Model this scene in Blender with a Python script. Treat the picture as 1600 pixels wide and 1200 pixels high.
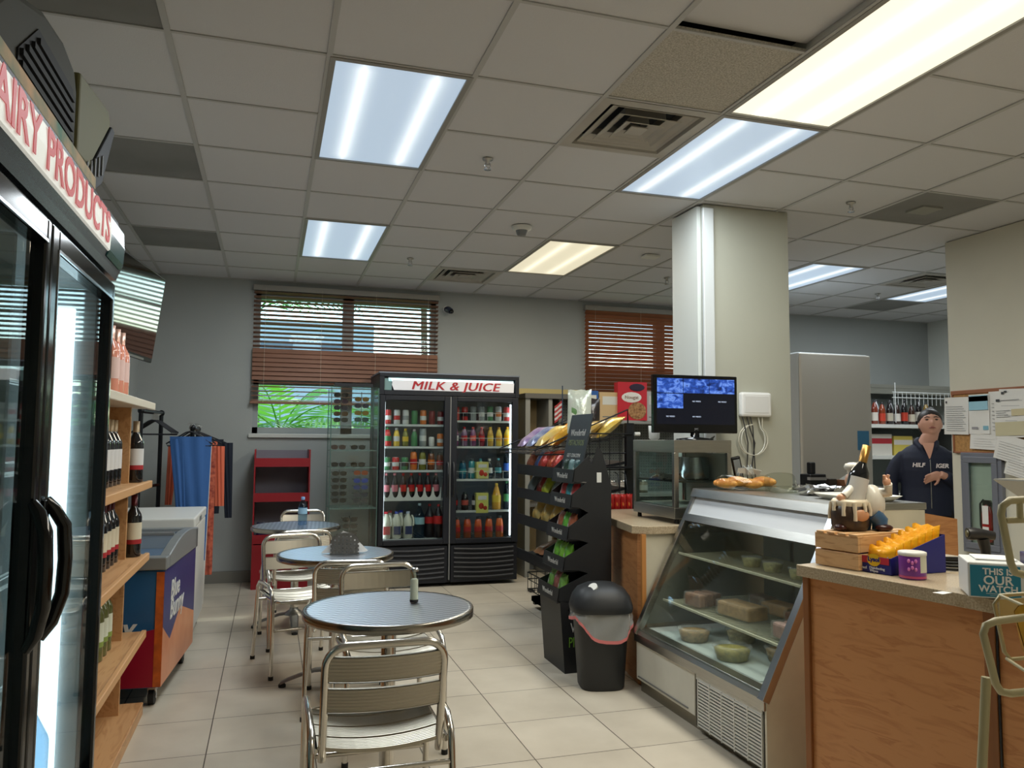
import bpy, math, random
from mathutils import Matrix, Vector
random.seed(7)
for o in list(bpy.data.objects): bpy.data.objects.remove(o)
SC = bpy.context.scene
COL = SC.collection
PI = math.pi

# ---------------------------------------------------------------- camera
YAW, PITCH, ROLL, EYE = -0.2997, 0.0735, 0.0069, 1.36
def rz(a): return Matrix.Rotation(a, 4, 'Z')
def rx(a): return Matrix.Rotation(a, 4, 'X')
def ry(a): return Matrix.Rotation(a, 4, 'Y')
def T(x, y, z): return Matrix.Translation((x, y, z))
cam = bpy.data.cameras.new('camera'); cam.sensor_fit = 'HORIZONTAL'; cam.sensor_width = 36
cam.lens = 1216.5 / 1600 * 36; cam.clip_start = .02; cam.clip_end = 200
cam_o = bpy.data.objects.new('camera', cam); COL.objects.link(cam_o)
cam_o.matrix_world = T(0, 0, EYE) @ rz(YAW) @ rx(PITCH) @ rx(PI / 2) @ rz(ROLL)
SC.camera = cam_o

# ---------------------------------------------------------------- view, sky, sun
SC.view_settings.view_transform = 'Standard'; SC.view_settings.look = 'None'
SC.view_settings.exposure = 0.28; SC.view_settings.gamma = 1.0; SC.view_settings.use_curve_mapping = False
W = bpy.data.worlds.new('sky'); SC.world = W; W.use_nodes = True
wn = W.node_tree.nodes; wl = W.node_tree.links
sky = wn.new('ShaderNodeTexSky'); sky.sky_type = 'NISHITA'; sky.sun_disc = False
sky.sun_elevation = math.radians(52); sky.sun_rotation = math.radians(20); sky.dust_density = .6; sky.air_density = 1.3; sky.ozone_density = 3.0
bgn = wn['Background']; wl.new(sky.outputs[0], bgn.inputs[0]); bgn.inputs[1].default_value = 0.5
sun = bpy.data.lights.new('sun', 'SUN'); sun.energy = 2.2; sun.angle = math.radians(1.5); sun.color = (1, .93, .82)
sun_o = bpy.data.objects.new('sun', sun); COL.objects.link(sun_o); sun_o.location = (6, 20, 18)
sun_o.rotation_euler = (math.radians(-38), 0, math.radians(-25))
LAMP_W, LAMP_WARM = 20.0, 21.0

# ---------------------------------------------------------------- materials
def lin(c):
    return tuple((x / 12.92 if x <= .04045 else ((x + .055) / 1.055) ** 2.4) for x in [v / 255 for v in c])
MC = {}
def mat(name, c=(200, 200, 200), rough=.5, metal=0., noise=0., nscale=8., emit=None, es=1., alpha=None, trans=0., bump=0., bscale=60., stretch=None, coat=0., c2=None):
    if name in MC: return MC[name]
    m = bpy.data.materials.new(name); m.use_nodes = True; nt = m.node_tree; b = nt.nodes['Principled BSDF']
    col = lin(c) + (1,); b.inputs['Base Color'].default_value = col; b.inputs['Roughness'].default_value = rough; b.inputs['Metallic'].default_value = metal
    m.diffuse_color = col
    if coat: b.inputs['Coat Weight'].default_value = coat; b.inputs['Coat Roughness'].default_value = .08
    if trans: b.inputs['Transmission Weight'].default_value = trans
    if alpha is not None: b.inputs['Alpha'].default_value = alpha
    tc = None
    def coords(sc):
        tcn = nt.nodes.new('ShaderNodeTexCoord'); mp = nt.nodes.new('ShaderNodeMapping')
        nt.links.new(tcn.outputs['Object'], mp.inputs[0]); mp.inputs['Scale'].default_value = sc; return mp.outputs[0]
    if noise:
        n = nt.nodes.new('ShaderNodeTexNoise'); n.inputs['Scale'].default_value = nscale; n.inputs['Detail'].default_value = 5
        nt.links.new(coords(stretch or (1, 1, 1)), n.inputs['Vector'])
        r = nt.nodes.new('ShaderNodeValToRGB')
        d = lin(c2) if c2 else tuple(x * (1 - noise) for x in col[:3])
        u = col[:3] if c2 else tuple(min(1, x * (1 + noise)) for x in col[:3])
        r.color_ramp.elements[0].position = .3; r.color_ramp.elements[1].position = .7
        r.color_ramp.elements[0].color = d + (1,); r.color_ramp.elements[1].color = u + (1,)
        nt.links.new(n.outputs[0], r.inputs[0]); nt.links.new(r.outputs[0], b.inputs['Base Color'])
    if bump:
        n = nt.nodes.new('ShaderNodeTexNoise'); n.inputs['Scale'].default_value = bscale; n.inputs['Detail'].default_value = 3
        nt.links.new(coords(stretch or (1, 1, 1)), n.inputs['Vector'])
        bp = nt.nodes.new('ShaderNodeBump'); bp.inputs['Strength'].default_value = bump; bp.inputs['Distance'].default_value = .004
        nt.links.new(n.outputs[0], bp.inputs['Height']); nt.links.new(bp.outputs[0], b.inputs['Normal'])
    if emit:
        b.inputs['Emission Color'].default_value = lin(emit) + (1,); b.inputs['Emission Strength'].default_value = es
    MC[name] = m; return m
def glass(name, tint=(240, 248, 246), refl=.5, rough=.02):
    """thin pane: clear transmission mixed with fresnel reflection"""
    if name in MC: return MC[name]
    m = bpy.data.materials.new(name); m.use_nodes = True; nt = m.node_tree; nt.nodes.remove(nt.nodes['Principled BSDF'])
    out = nt.nodes['Material Output']; tr = nt.nodes.new('ShaderNodeBsdfTransparent'); gl = nt.nodes.new('ShaderNodeBsdfGlossy'); mx = nt.nodes.new('ShaderNodeMixShader')
    tr.inputs[0].default_value = lin(tint) + (1,); gl.inputs['Roughness'].default_value = rough
    fr = nt.nodes.new('ShaderNodeLayerWeight'); fr.inputs[0].default_value = .5     # facing is the same from both sides of a pane
    pw = nt.nodes.new('ShaderNodeMath'); pw.operation = 'POWER'; nt.links.new(fr.outputs['Facing'], pw.inputs[0]); pw.inputs[1].default_value = 3.2
    mt = nt.nodes.new('ShaderNodeMath'); mt.operation = 'MULTIPLY_ADD'; nt.links.new(pw.outputs[0], mt.inputs[0]); mt.inputs[1].default_value = refl; mt.inputs[2].default_value = .035
    nt.links.new(mt.outputs[0], mx.inputs[0]); nt.links.new(tr.outputs[0], mx.inputs[1]); nt.links.new(gl.outputs[0], mx.inputs[2]); nt.links.new(mx.outputs[0], out.inputs[0])
    MC[name] = m; return m
def nodemat(name):
    m = bpy.data.materials.new(name); m.use_nodes = True; MC[name] = m
    return m, m.node_tree, m.node_tree.nodes['Principled BSDF']
def ramp(nt, src, stops, interp='LINEAR'):
    r = nt.nodes.new('ShaderNodeValToRGB'); r.color_ramp.interpolation = interp
    while len(r.color_ramp.elements) < len(stops): r.color_ramp.elements.new(.5)
    for e, (p, c) in zip(r.color_ramp.elements, stops): e.position = p; e.color = tuple(c) + (1,) if len(c) == 3 else c
    nt.links.new(src, r.inputs[0]); return r.outputs[0]
def mathn(nt, op, a, b=None):
    n = nt.nodes.new('ShaderNodeMath'); n.operation = op
    for i, v in enumerate((a, b)):
        if v is None: continue
        if isinstance(v, (int, float)): n.inputs[i].default_value = v
        else: nt.links.new(v, n.inputs[i])
    return n.outputs[0]
def objco(nt, scale=(1, 1, 1), rot=(0, 0, 0), loc=(0, 0, 0)):
    t = nt.nodes.new('ShaderNodeTexCoord'); mp = nt.nodes.new('ShaderNodeMapping'); nt.links.new(t.outputs['Object'], mp.inputs[0])
    mp.inputs['Scale'].default_value = scale; mp.inputs['Rotation'].default_value = rot; mp.inputs['Location'].default_value = loc; return mp.outputs[0]
def sepxyz(nt, v):
    s = nt.nodes.new('ShaderNodeSeparateXYZ'); nt.links.new(v, s.inputs[0]); return s.outputs

# floor tiles 45 cm
TILE, FX, FY = .4507, -.1678 * 1.36, 3.0604 * 1.36
m, nt, b = nodemat('floor_tile')
br = nt.nodes.new('ShaderNodeTexBrick'); br.offset = 0; br.squash = 1
nt.links.new(objco(nt, loc=(-FX, -FY, 0)), br.inputs['Vector'])
br.inputs['Scale'].default_value = 1; br.inputs['Brick Width'].default_value = TILE; br.inputs['Row Height'].default_value = TILE
br.inputs['Mortar Size'].default_value = .0025; br.inputs['Mortar Smooth'].default_value = .1; br.inputs['Bias'].default_value = 0
br.inputs['Color1'].default_value = lin((206, 196, 178)) + (1,); br.inputs['Color2'].default_value = lin((198, 188, 170)) + (1,); br.inputs['Mortar'].default_value = lin((84, 76, 66)) + (1,)
n = nt.nodes.new('ShaderNodeTexNoise'); n.inputs['Scale'].default_value = 3.5; n.inputs['Detail'].default_value = 7; nt.links.new(objco(nt), n.inputs[0])
mx = nt.nodes.new('ShaderNodeMixRGB'); mx.blend_type = 'MULTIPLY'; mx.inputs[0].default_value = 1
nt.links.new(br.outputs[0], mx.inputs[1]); nt.links.new(ramp(nt, n.outputs[0], [(.3, (.84, .83, .82)), (.7, (1, 1, 1))]), mx.inputs[2]); nt.links.new(mx.outputs[0], b.inputs['Base Color'])
b.inputs['Roughness'].default_value = .38; b.inputs['Specular IOR Level'].default_value = .35
# wood laminate
def wood(name, c1, c2, sc=(1, 1, 1), rough=.45, w=3.2):
    if name in MC: return MC[name]
    m, nt, b = nodemat(name); n = nt.nodes.new('ShaderNodeTexNoise'); n.inputs['Scale'].default_value = w; n.inputs['Detail'].default_value = 6; n.inputs['Distortion'].default_value = .8
    nt.links.new(objco(nt, scale=sc), n.inputs[0]); nt.links.new(ramp(nt, n.outputs[0], [(.3, lin(c2)), (.46, lin(c1)), (.56, lin(c1)), (.62, lin(c2)), (.72, lin(c1))]), b.inputs['Base Color'])
    b.inputs['Roughness'].default_value = rough; return m
OAK = wood('counter_wood', (200, 140, 88), (182, 120, 70), (1.5, 1.5, 9))
OAKD = mat('counter_wood_edge', (140, 88, 46), .5, noise=.15, nscale=20, stretch=(1, 1, .1))
SHELFW = wood('wine_shelf_wood', (196, 150, 102), (176, 128, 82), (8, 1, 8))
PINE = wood('pine', (214, 172, 124), (190, 144, 98), (2, 2, 12))
LAM = mat('speckled_laminate', (196, 180, 152), .3, noise=.2, nscale=180, c2=(150, 132, 106))
BLIND = mat('blind_slat', (136, 96, 76), .5, noise=.12, nscale=12, stretch=(.2, 1, 1))
STEEL = mat('stainless', (176, 174, 168), .3, 1., noise=.06, nscale=30, stretch=(.3, .3, 6))
STEELB = mat('stainless_bright', (196, 200, 206), .22, 1.)
ALU = mat('aluminium_tube', (214, 210, 202), .2, 1.)
ALUS = mat('aluminium_slat', (178, 172, 158), .38, 1.)
BLK = mat('black_plastic', (20, 22, 26), .4); NAVYBLK = mat('cooler_black', (8, 14, 26), .5)
GLOSSBLK = mat('gloss_black', (10, 11, 13), .12); WHT = mat('white_enamel', (214, 214, 208), .4)
CREAM = mat('cream_panel', (200, 194, 174), .5, noise=.08, nscale=6); RUB = mat('rubber', (18, 18, 18), .7)
WALL = mat('wall_paint', (162, 166, 164), .8, noise=.02, nscale=3, bump=.1, bscale=90)
WALLC = mat('wall_cream', (208, 205, 190), .75, noise=.02, nscale=3, bump=.1, bscale=90)
TBAR = mat('ceiling_grid', (182, 182, 180), .5); CTILE = mat('ceiling_tile', (208, 208, 210), .9, bump=.25, bscale=160)
GLASS = glass('clear_glass'); DGLASS = glass('cooler_glass', (226, 236, 236), .45); GGLASS = glass('green_glass', (250, 253, 252), .2)
PAPER = mat('paper', (224, 224, 222), .7); GREY = mat('grey_metal', (120, 122, 122), .5, .2)

# ---------------------------------------------------------------- mesh builder
class MB:
    def __init__(s): s.v = []; s.f = []; s.s = []; s.m = []; s.M = Matrix.Identity(4); s.mi = 0
    def add(s, vs, fs, smooth=False):
        n = len(s.v); s.v += [tuple(s.M @ Vector(p)) for p in vs]
        for f in fs: s.f.append([i + n for i in f]); s.s.append(smooth); s.m.append(s.mi)
        return s
    def box(s, x0, x1, y0, y1, z0, z1):
        if x0 > x1: x0, x1 = x1, x0
        if y0 > y1: y0, y1 = y1, y0
        if z0 > z1: z0, z1 = z1, z0
        return s.add([(x0, y0, z0), (x1, y0, z0), (x1, y1, z0), (x0, y1, z0), (x0, y0, z1), (x1, y0, z1), (x1, y1, z1), (x0, y1, z1)],
              [(0, 3, 2, 1), (4, 5, 6, 7), (0, 1, 5, 4), (1, 2, 6, 5), (2, 3, 7, 6), (3, 0, 4, 7)])
    def prism(s, poly, axis, a, b):
        """poly (u,v): axis 'x' -> (y,z), 'y' -> (x,z), 'z' -> (x,y)"""
        def P(u, v, w): return {'x': (w, u, v), 'y': (u, w, v), 'z': (u, v, w)}[axis]
        n = len(poly); vs = [P(u, v, a) for u, v in poly] + [P(u, v, b) for u, v in poly]
        fs = [list(range(n)), [n + i for i in range(n)][::-1]] + [(i, i + n, (i + 1) % n + n, (i + 1) % n) for i in range(n)]
        return s.add(vs, fs)
    def lathe(s, prof, n=16, c=(0, 0, 0), sx=1, sy=1, cap=True):
        vs = []; fs = []
        for r, z in prof:
            for k in range(n): a = 2 * PI * k / n; vs.append((c[0] + r * math.cos(a) * sx, c[1] + r * math.sin(a) * sy, c[2] + z))
        for j in range(len(prof) - 1):
            for k in range(n): k2 = (k + 1) % n; fs.append((j * n + k, j * n + k2, (j + 1) * n + k2, (j + 1) * n + k))
        s.add(vs, fs, True)
        if cap:
            if prof[0][0] > 1e-4: s.add(vs[:n], [list(range(n))[::-1]])
            if prof[-1][0] > 1e-4: s.add(vs[-n:], [list(range(n))])
        return s
    def tube(s, pts, r, n=8, closed=False, cap=True):
        pts = [Vector(p) for p in pts]; N = len(pts); rs = r if isinstance(r, (list, tuple)) else [r] * N
        vs = []; up = None
        for i, p in enumerate(pts):
            if closed: t = pts[(i + 1) % N] - pts[i - 1]
            else: t = pts[min(i + 1, N - 1)] - pts[max(i - 1, 0)]
            t.normalize()
            if up is None: up = t.orthogonal().normalized()
            up = (up - t * up.dot(t))
            if up.length < 1e-6: up = t.orthogonal()
            up.normalize(); w = t.cross(up)
            for k in range(n): a = 2 * PI * k / n; vs.append(p + up * (rs[i] * math.cos(a)) + w * (rs[i] * math.sin(a)))
        fs = []; L = N if closed else N - 1
        for j in range(L):
            for k in range(n): j2 = (j + 1) % N; fs.append((j * n + k, j * n + (k + 1) % n, j2 * n + (k + 1) % n, j2 * n + k))
        s.add(vs, fs, True)
        if cap and not closed: s.add(vs[:n], [list(range(n))[::-1]]); s.add(vs[-n:], [list(range(n))])
        return s
    def cyl(s, p, q, r, n=12): return s.tube([p, q], r, n)
    def surf(s, fn, nu, nv, smooth=True, wrap=False):
        vs = [fn(i / nu, j / nv) for j in range(nv + 1) for i in range(nu + (0 if wrap else 1))]; w = nu if wrap else nu + 1; fs = []
        for j in range(nv):
            for i in range(nu): i2 = (i + 1) % w; fs.append((j * w + i, j * w + i2, (j + 1) * w + i2, (j + 1) * w + i))
        return s.add(vs, fs, smooth)
    def ball(s, c, r, n=14, mm=8):
        r = r if isinstance(r, (list, tuple)) else (r, r, r)
        return s.surf(lambda u, v: (c[0] + r[0] * math.cos(2 * PI * u) * math.sin(PI * max(.001, min(.999, v))), c[1] + r[1] * math.sin(2 * PI * u) * math.sin(PI * max(.001, min(.999, v))), c[2] - r[2] * math.cos(PI * v)), n, mm, True, True)
    def pillow(s, w, h, d, n=9, seal=.06):
        """puffed bag standing in the xz plane, bottom centre at the origin"""
        for sg in (-1, 1):
            def fn(u, v):
                a = 2 * u - 1; bb = min(1, max(0, (v - seal) / (1 - 2 * seal))); q = 2 * bb - 1
                t = max(0, 1 - a ** 4) ** .6 * max(0, 1 - q ** 4) ** .6
                wv = .5 * w * (1 - .10 * t)
                return (a * wv, sg * (d * .5 * t * (1 + .12 * math.sin(9 * u + 5 * v)) + .0008), v * h + .004 * math.sin(u * 14) * (t < .01))
            s.surf(fn, n, n + 2)
        return s
    def build(s, name, m, parent=None, bevel=0, M=None, sub=0):
        me = bpy.data.meshes.new(name); me.from_pydata(s.v, [], s.f); me.polygons.foreach_set('use_smooth', s.s)
        for mm in (m if isinstance(m, (list, tuple)) else [m]): me.materials.append(mm)
        me.polygons.foreach_set('material_index', s.m); me.update()
        o = bpy.data.objects.new(name, me); COL.objects.link(o)
        if parent: o.parent = parent
        if M is not None: o.matrix_local = M
        if bevel:
            bv = o.modifiers.new('bevel', 'BEVEL'); bv.width = bevel; bv.segments = 2; bv.limit_method = 'ANGLE'; bv.angle_limit = math.radians(40)
        if sub: sb = o.modifiers.new('sub', 'SUBSURF'); sb.levels = sub; sb.render_levels = sub
        return o
def tag(o, label=None, cat=None, group=None, kind=None):
    if label: o['label'] = label
    if cat: o['category'] = cat
    if group: o['group'] = group
    if kind: o['kind'] = kind
    return o
def thing(name, label, cat, loc=(0, 0, 0), rot=0, group=None, M=None):
    o = bpy.data.objects.new(name, None); COL.objects.link(o); o.empty_display_size = .1
    o.location = loc; o.rotation_euler = (0, 0, rot) if not isinstance(rot, tuple) else rot
    if M is not None: o.matrix_local = M
    return tag(o, label, cat, group)
def struct(name, mb, m, parent=None, **k):
    o = mb.build(name, m, parent, **k)
    if parent is None: o['kind'] = 'structure'
    return o
def copy_tree(o, loc=None, rot=None, label=None, group=None, parent=None, scale=None):
    c = o.copy(); COL.objects.link(c)
    if parent: c.parent = parent
    if loc is not None: c.location = loc
    if rot is not None: c.rotation_euler = (0, 0, rot) if not isinstance(rot, tuple) else rot
    if scale: c.scale = scale if isinstance(scale, (tuple, list)) else (scale,) * 3
    if label: c['label'] = label
    if group: c['group'] = group
    for ch in o.children: copy_tree(ch, parent=c)
    return c
def text(s, size, m, parent, M, name='lettering', bold=0., shear=0., ext=.0008, sx=1., align='CENTER', space=1.):
    cu = bpy.data.curves.new(name, 'FONT'); cu.body = s; cu.size = size; cu.align_x = align; cu.align_y = 'CENTER'
    cu.extrude = ext; cu.offset = bold; cu.shear = shear; cu.space_character = space; cu.resolution_u = 3
    t = bpy.data.objects.new(name, cu); COL.objects.link(t); dg = bpy.context.evaluated_depsgraph_get(); dg.update()
    me = bpy.data.meshes.new_from_object(t.evaluated_get(dg)); bpy.data.objects.remove(t)
    me.materials.clear(); me.materials.append(m); o = bpy.data.objects.new(name, me); COL.objects.link(o)
    if parent: o.parent = parent
    o.matrix_local = M @ Matrix.Diagonal((sx, 1, 1, 1)); return o
FRONT = rx(PI / 2)                     # text facing -Y
RIGHT = rz(PI / 2) @ rx(PI / 2)        # text facing +X
LEFT = rz(-PI / 2) @ rx(PI / 2)        # text facing -X
def arc(cx, cz, r, a0, a1, n, f): return [f(cx + r * math.cos(a0 + (a1 - a0) * i / n), cz + r * math.sin(a0 + (a1 - a0) * i / n)) for i in range(n + 1)]
# ================================================================ ROOM SHELL
CZ = 1.5637 + EYE; GX, GY, GS = -.4234, 3.1542, .61
WY, WXL, WXR = 7.98, -1.2, 8.1
struct('floor', MB().box(WXL - .3, WXR + .2, -1.2, WY + .15, -.1, 0), MC['floor_tile'])
# ceiling: individual lay-in panels set in a metal grid
cb = MB(); gb = MB(); holes = {}
LIGHTS = {(1, 0): 'w', (1, 4): 'w', (4, 0): 'w', (4, -2): 'y', (4, 4): 'y2', (8, 4): 'w', (11, 4): 'w', (4, -4): 'y'}
VENTS = {(3, 0), (3, 6), (10, 4)}
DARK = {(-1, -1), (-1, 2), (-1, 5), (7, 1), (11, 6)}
skip = set()
for (c, r) in LIGHTS: skip |= {(c, r), (c, r + 1)}
skip |= VENTS
spec = MB(); dark = MB(); lift = MB()
for c in range(-2, 15):
    for r in range(-7, 8):
        x0, y0 = GX + c * GS, GY + r * GS; x1, y1 = x0 + GS, y0 + GS
        if (c, r) in skip or y0 > WY: continue
        dst = dark if (c, r) in DARK else spec if (c, r) == (3, -1) else lift if (c, r) == (3, -2) else cb
        if dst is lift: dst.M = T(0, 0, .035)
        dst.box(max(x0, WXL), min(x1, WXR), y0, min(y1, WY), CZ + .006, CZ + .02)
lit = set()
for (c, r) in LIGHTS: lit.add((c, r + 1))
for c in range(-1, 15):
    x = GX + c * GS; gb.box(x - .012, x + .012, -1.1, WY, CZ - .001, CZ + .0055)
for r in range(-6, 8):
    y = GY + r * GS
    for c in range(-2, 14):
        if (c, r) in lit: continue
        xa, xb = max(WXL, GX + c * GS + .012), min(WXR, GX + (c + 1) * GS - .012)
        if xb > xa: gb.box(xa, xb, y - .008, y + .008, CZ + .0005, CZ + .0055)
gb.box(WXL, WXR, WY - .022, WY, CZ - .001, CZ + .005); gb.box(WXL, WXL + .022, -1, WY, CZ - .001, CZ + .005)
ceil = struct('ceiling', cb, CTILE)
gb.build('ceiling_grid', TBAR, ceil)
spec.build('speckled_ceiling_tile', mat('speckled_tile', (206, 202, 192), .9, noise=.3, nscale=140, c2=(150, 144, 132)), ceil)
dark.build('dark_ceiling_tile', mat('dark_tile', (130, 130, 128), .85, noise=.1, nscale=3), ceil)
lift.build('lifted_ceiling_tile', CTILE, ceil)
struct('trim_1', MB().box(WXL - .3, WXR + .3, -1.2, WY + .2, CZ + .12, CZ + .2), mat('plenum', (60, 60, 60), .9))
# back wall with two window openings
W1 = (-.175, 1.625, 1.42, 2.80); W2 = (3.32, 5.2, 1.42, 2.80)
bw = MB()
for x0, x1, z0, z1 in [(WXL - .2, W1[0], 0, CZ + .1), (W1[1], W2[0], 0, CZ + .1), (W2[1], WXR + .2, 0, CZ + .1)] + [(w[0], w[1], 0, w[2]) for w in (W1, W2)] + [(w[0], w[1], w[3], CZ + .1) for w in (W1, W2)]:
    bw.box(x0, x1, WY, WY + .16, z0, z1)
struct('wall_back', bw, WALL)
struct('wall_left', MB().box(WXL - .2, WXL, -1.2, WY, 0, CZ + .1), WALL)
struct('wall_right', MB().box(WXR, WXR + .2, -1.2, WY, 0, CZ + .1), mat('kitchen_wall', (212, 215, 208), .8))
struct('wall_front', MB().box(WXL, WXR, -1.3, -1.1, 0, CZ + .1), WALLC)
struct('wall_pillar', MB().box(4.98, 5.9, -1.1, 4.71, 0, CZ), WALLC)
colm = struct('wall_column', MB().box(2.67, 3.32, 4.42, 4.78, 0, CZ), mat('column_paint', (170, 170, 156), .75, noise=.02, nscale=3))
MB().box(2.655, 2.735, 4.395, 4.42, .9, CZ - .03).build('corner_guard', mat('guard_white', (200, 204, 204), .4), colm, bevel=.006)
MB().box(2.669, 2.64, 4.45, 4.78, .9, CZ - .01).build('corner_guard', mat('column_side', (206, 210, 206), .6), colm)
struct('wall_patch', MB().box(2.28, 3.30, WY - .012, WY - .001, .1, 1.93), mat('yellow_wall', (196, 178, 120), .8))
struct('baseboard_back', MB().box(WXL, 2.28, WY - .015, WY, 0, .11), mat('base_grey', (126, 124, 116), .5))
struct('baseboard_left', MB().box(WXL, WXL + .015, -1, WY - .016, 0, .11), mat('base_grey', (126, 124, 116), .5))
FRW = mat('window_frame', (150, 156, 156), .5)
for k, w in enumerate((W1, W2)):
    x0, x1, z0, z1 = w; xm = (x0 + x1) / 2 - .0
    f = MB(); f.box(x0, x0 + .05, WY + .03, WY + .1, z0, z1); f.box(x1 - .05, x1, WY + .03, WY + .1, z0, z1)
    f.box(x0, x1, WY + .03, WY + .1, z1 - .05, z1); f.box(x0, x1, WY + .03, WY + .1, z0, z0 + .06)
    f.box(xm - .055, xm + .055, WY + .03, WY + .11, z0, z1); f.box(x0, x1, WY + .03, WY + .11, 1.90, 2.20)
    fo = struct('window_%d' % (k + 1), f, FRW)
    for a, bq in ((x0 + .05, xm - .055), (xm + .055, x1 - .05)):
        for c, d in ((z0 + .06, 1.90), (2.20, z1 - .05)): MB().box(a, bq, WY + .06, WY + .066, c, d).build('pane', GLASS, fo)
        MB().box(a, bq, WY + .05, WY + .075, 2.505, 2.525).build('glazing_bar', FRW, fo)
    struct('trim_%d' % (k + 2), MB().box(x0 - .03, x1 + .03, WY - .03, WY + .03, z0 - .04, z0 - .003), mat('sill', (196, 198, 192), .5), bevel=.003)

# venetian blinds
def blind(name, label, x0, x1, ztop, zbot, tilt, gathered, y=WY - .035, closed=False):
    t = thing(name, label, 'window blind', ((x0 + x1) / 2, y, ztop), 0)
    hw = (x1 - x0) / 2
    MB().box(-hw, hw, -.03, .03, -.055, 0).build('head_rail', mat('headrail', (150, 146, 138), .5), t, bevel=.004)
    z = -.075; H = ztop - zbot; ss = MB(); lit = .044
    while z > -H + .02:
        ss.M = T(0, 0, z) @ rx(tilt(ztop + z)); ss.box(-hw + .01, hw - .01, -.0245, .0245, -.0014, .0014); z -= lit
    ss.M = Matrix.Identity(4)
    so = ss.build('slats', BL2 if closed else BLIND, t)
    MB().box(-hw, hw, -.026, .026, -H - .012, -H + .014).build('bottom_rail', BLIND, t, bevel=.004)
    cords = MB()
    n = 4
    for i in range(n):
        xx = -hw + .12 + (2 * hw - .24) * i / (n - 1); cords.cyl((xx, -.029, -.03), (xx, -.029, -H), .0014, 5)
    cords.build('cord', mat('cord', (206, 190, 170), .8), t)
    return t
# back-lit wooden slats let a little sun glow through
m, nt, b = nodemat('blind_slat_thin'); b.inputs['Base Color'].default_value = lin((160, 102, 70)) + (1,); b.inputs['Roughness'].default_value = .5
tl = nt.nodes.new('ShaderNodeBsdfTranslucent'); tl.inputs[0].default_value = lin((214, 138, 90)) + (1,); mx = nt.nodes.new('ShaderNodeMixShader'); mx.inputs[0].default_value = .2
nt.links.new(b.outputs[0], mx.inputs[1]); nt.links.new(tl.outputs[0], mx.inputs[2]); nt.links.new(mx.outputs[0], nt.nodes['Material Output'].inputs[0]); BL2 = m
blind('window_blind', 'brown wooden slatted blind, mostly open, on the window with palms behind the sunglasses cabinet', -.2, 1.65, 2.875, 1.72, lambda z: (-.30 if z > 2.24 else 1.15 if z > 1.93 else .25), 0)
blind('window_blind', 'orange brown closed slatted blind beside the white column', 3.29, 5.2, 2.875, 1.60, lambda z: -.80, 0, closed=True)

# ================================================================ OUTSIDE
struct('ground', MB().box(-14, 18, WY + .16, 40, -.3, -.02), mat('grass', (96, 120, 60), .9, noise=.3, nscale=2))
LEAFM = []
for i, c in enumerate([(120, 190, 60), (84, 150, 52), (60, 120, 50), (150, 205, 90)]):
    m, nt, b = nodemat('palm_leaf_%d' % i); b.inputs['Base Color'].default_value = lin(c) + (1,); b.inputs['Roughness'].default_value = .45
    tl = nt.nodes.new('ShaderNodeBsdfTranslucent'); tl.inputs[0].default_value = lin(c) + (1,); mx = nt.nodes.new('ShaderNodeMixShader'); mx.inputs[0].default_value = .45
    nt.links.new(b.outputs[0], mx.inputs[1]); nt.links.new(tl.outputs[0], mx.inputs[2]); nt.links.new(mx.outputs[0], nt.nodes['Material Output'].inputs[0]); LEAFM.append(m)
BARK = mat('bark', (112, 98, 82), .9, noise=.3, nscale=20)
def palm(label, x, y, h, L, nf, mi):
    t = thing('palm', label, 'palm', (x, y, -.02)); rnd = random.Random(int(x * 100 + y * 7))
    MB().tube([(0, 0, 0), (.05, 0, h * .5), (0, 0, h)], [.09, .07, .06], 8).build('trunk', BARK, t)
    for k in range(nf):
        a = 2 * PI * k / nf + rnd.random() * .4; el = rnd.uniform(.15, 1.2); fb = MB(); N = 16; spine = []
        for i in range(N + 1):
            q = i / N; s = q * L; spine.append(Vector((math.cos(a) * s * math.cos(el) , math.sin(a) * s * math.cos(el), h + s * math.sin(el) - .5 * L * q * q)))
        fb.tube(spine, [.012 * (1 - .8 * i / N) for i in range(N + 1)], 5)
        side = Vector((-math.sin(a), math.cos(a), 0))
        for i in range(2, N):
            tdir = (spine[i + 1] - spine[i]).normalized(); ll = L * .42 * math.sin(PI * (i / N) ** .7 * .92 + .1)
            for sg in (-1, 1):
                d = (side * sg * .8 + tdir * .55 + Vector((0, 0, -.25))).normalized(); p = spine[i]; e = p + d * ll; w = tdir * .022
                mid = p + d * ll * .45
                fb.add([p - w * .4, mid - w, e, mid + w, p + w * .4], [(0, 1, 2, 3, 4)])
        fb.build('frond', LEAFM[(mi + k) % 4], t)
    return t
palm('bright green palm seen low in the left half of the window', .1, 9.5, 1.45, 1.3, 13, 0)
palm('bright green palm seen behind the sunglasses cabinet', 1.65, 10.6, 1.35, 1.3, 13, 0)
palm('tall palm high outside behind the left half of the blind', -.3, 13.5, 3.5, 2.1, 14, 1)
palm('green palm outside the window beside the milk cooler', 4.0, 11.2, 1.5, 1.4, 10, 3)
palm('tall palm high outside behind the right half of the blind', 2.9, 15.5, 4.3, 2.2, 13, 2)
palm('palm at the far left outside the window', -4.2, 12.5, 1.9, 1.7, 12, 1)
t = thing('building', 'pale building across the street seen through the blinds', 'building', (0, 26, 0)); MB().box(-9, 3.2, 0, 6, -.02, 5.2).build('wall', mat('stucco', (196, 206, 216), .8, noise=.1, nscale=1), t)
for i in range(6): MB().box(-8 + i * 1.9, -7 + i * 1.9, -.05, 0, 3.2, 4.5).build('window', mat('far_window', (90, 110, 130), .2), t)

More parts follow.
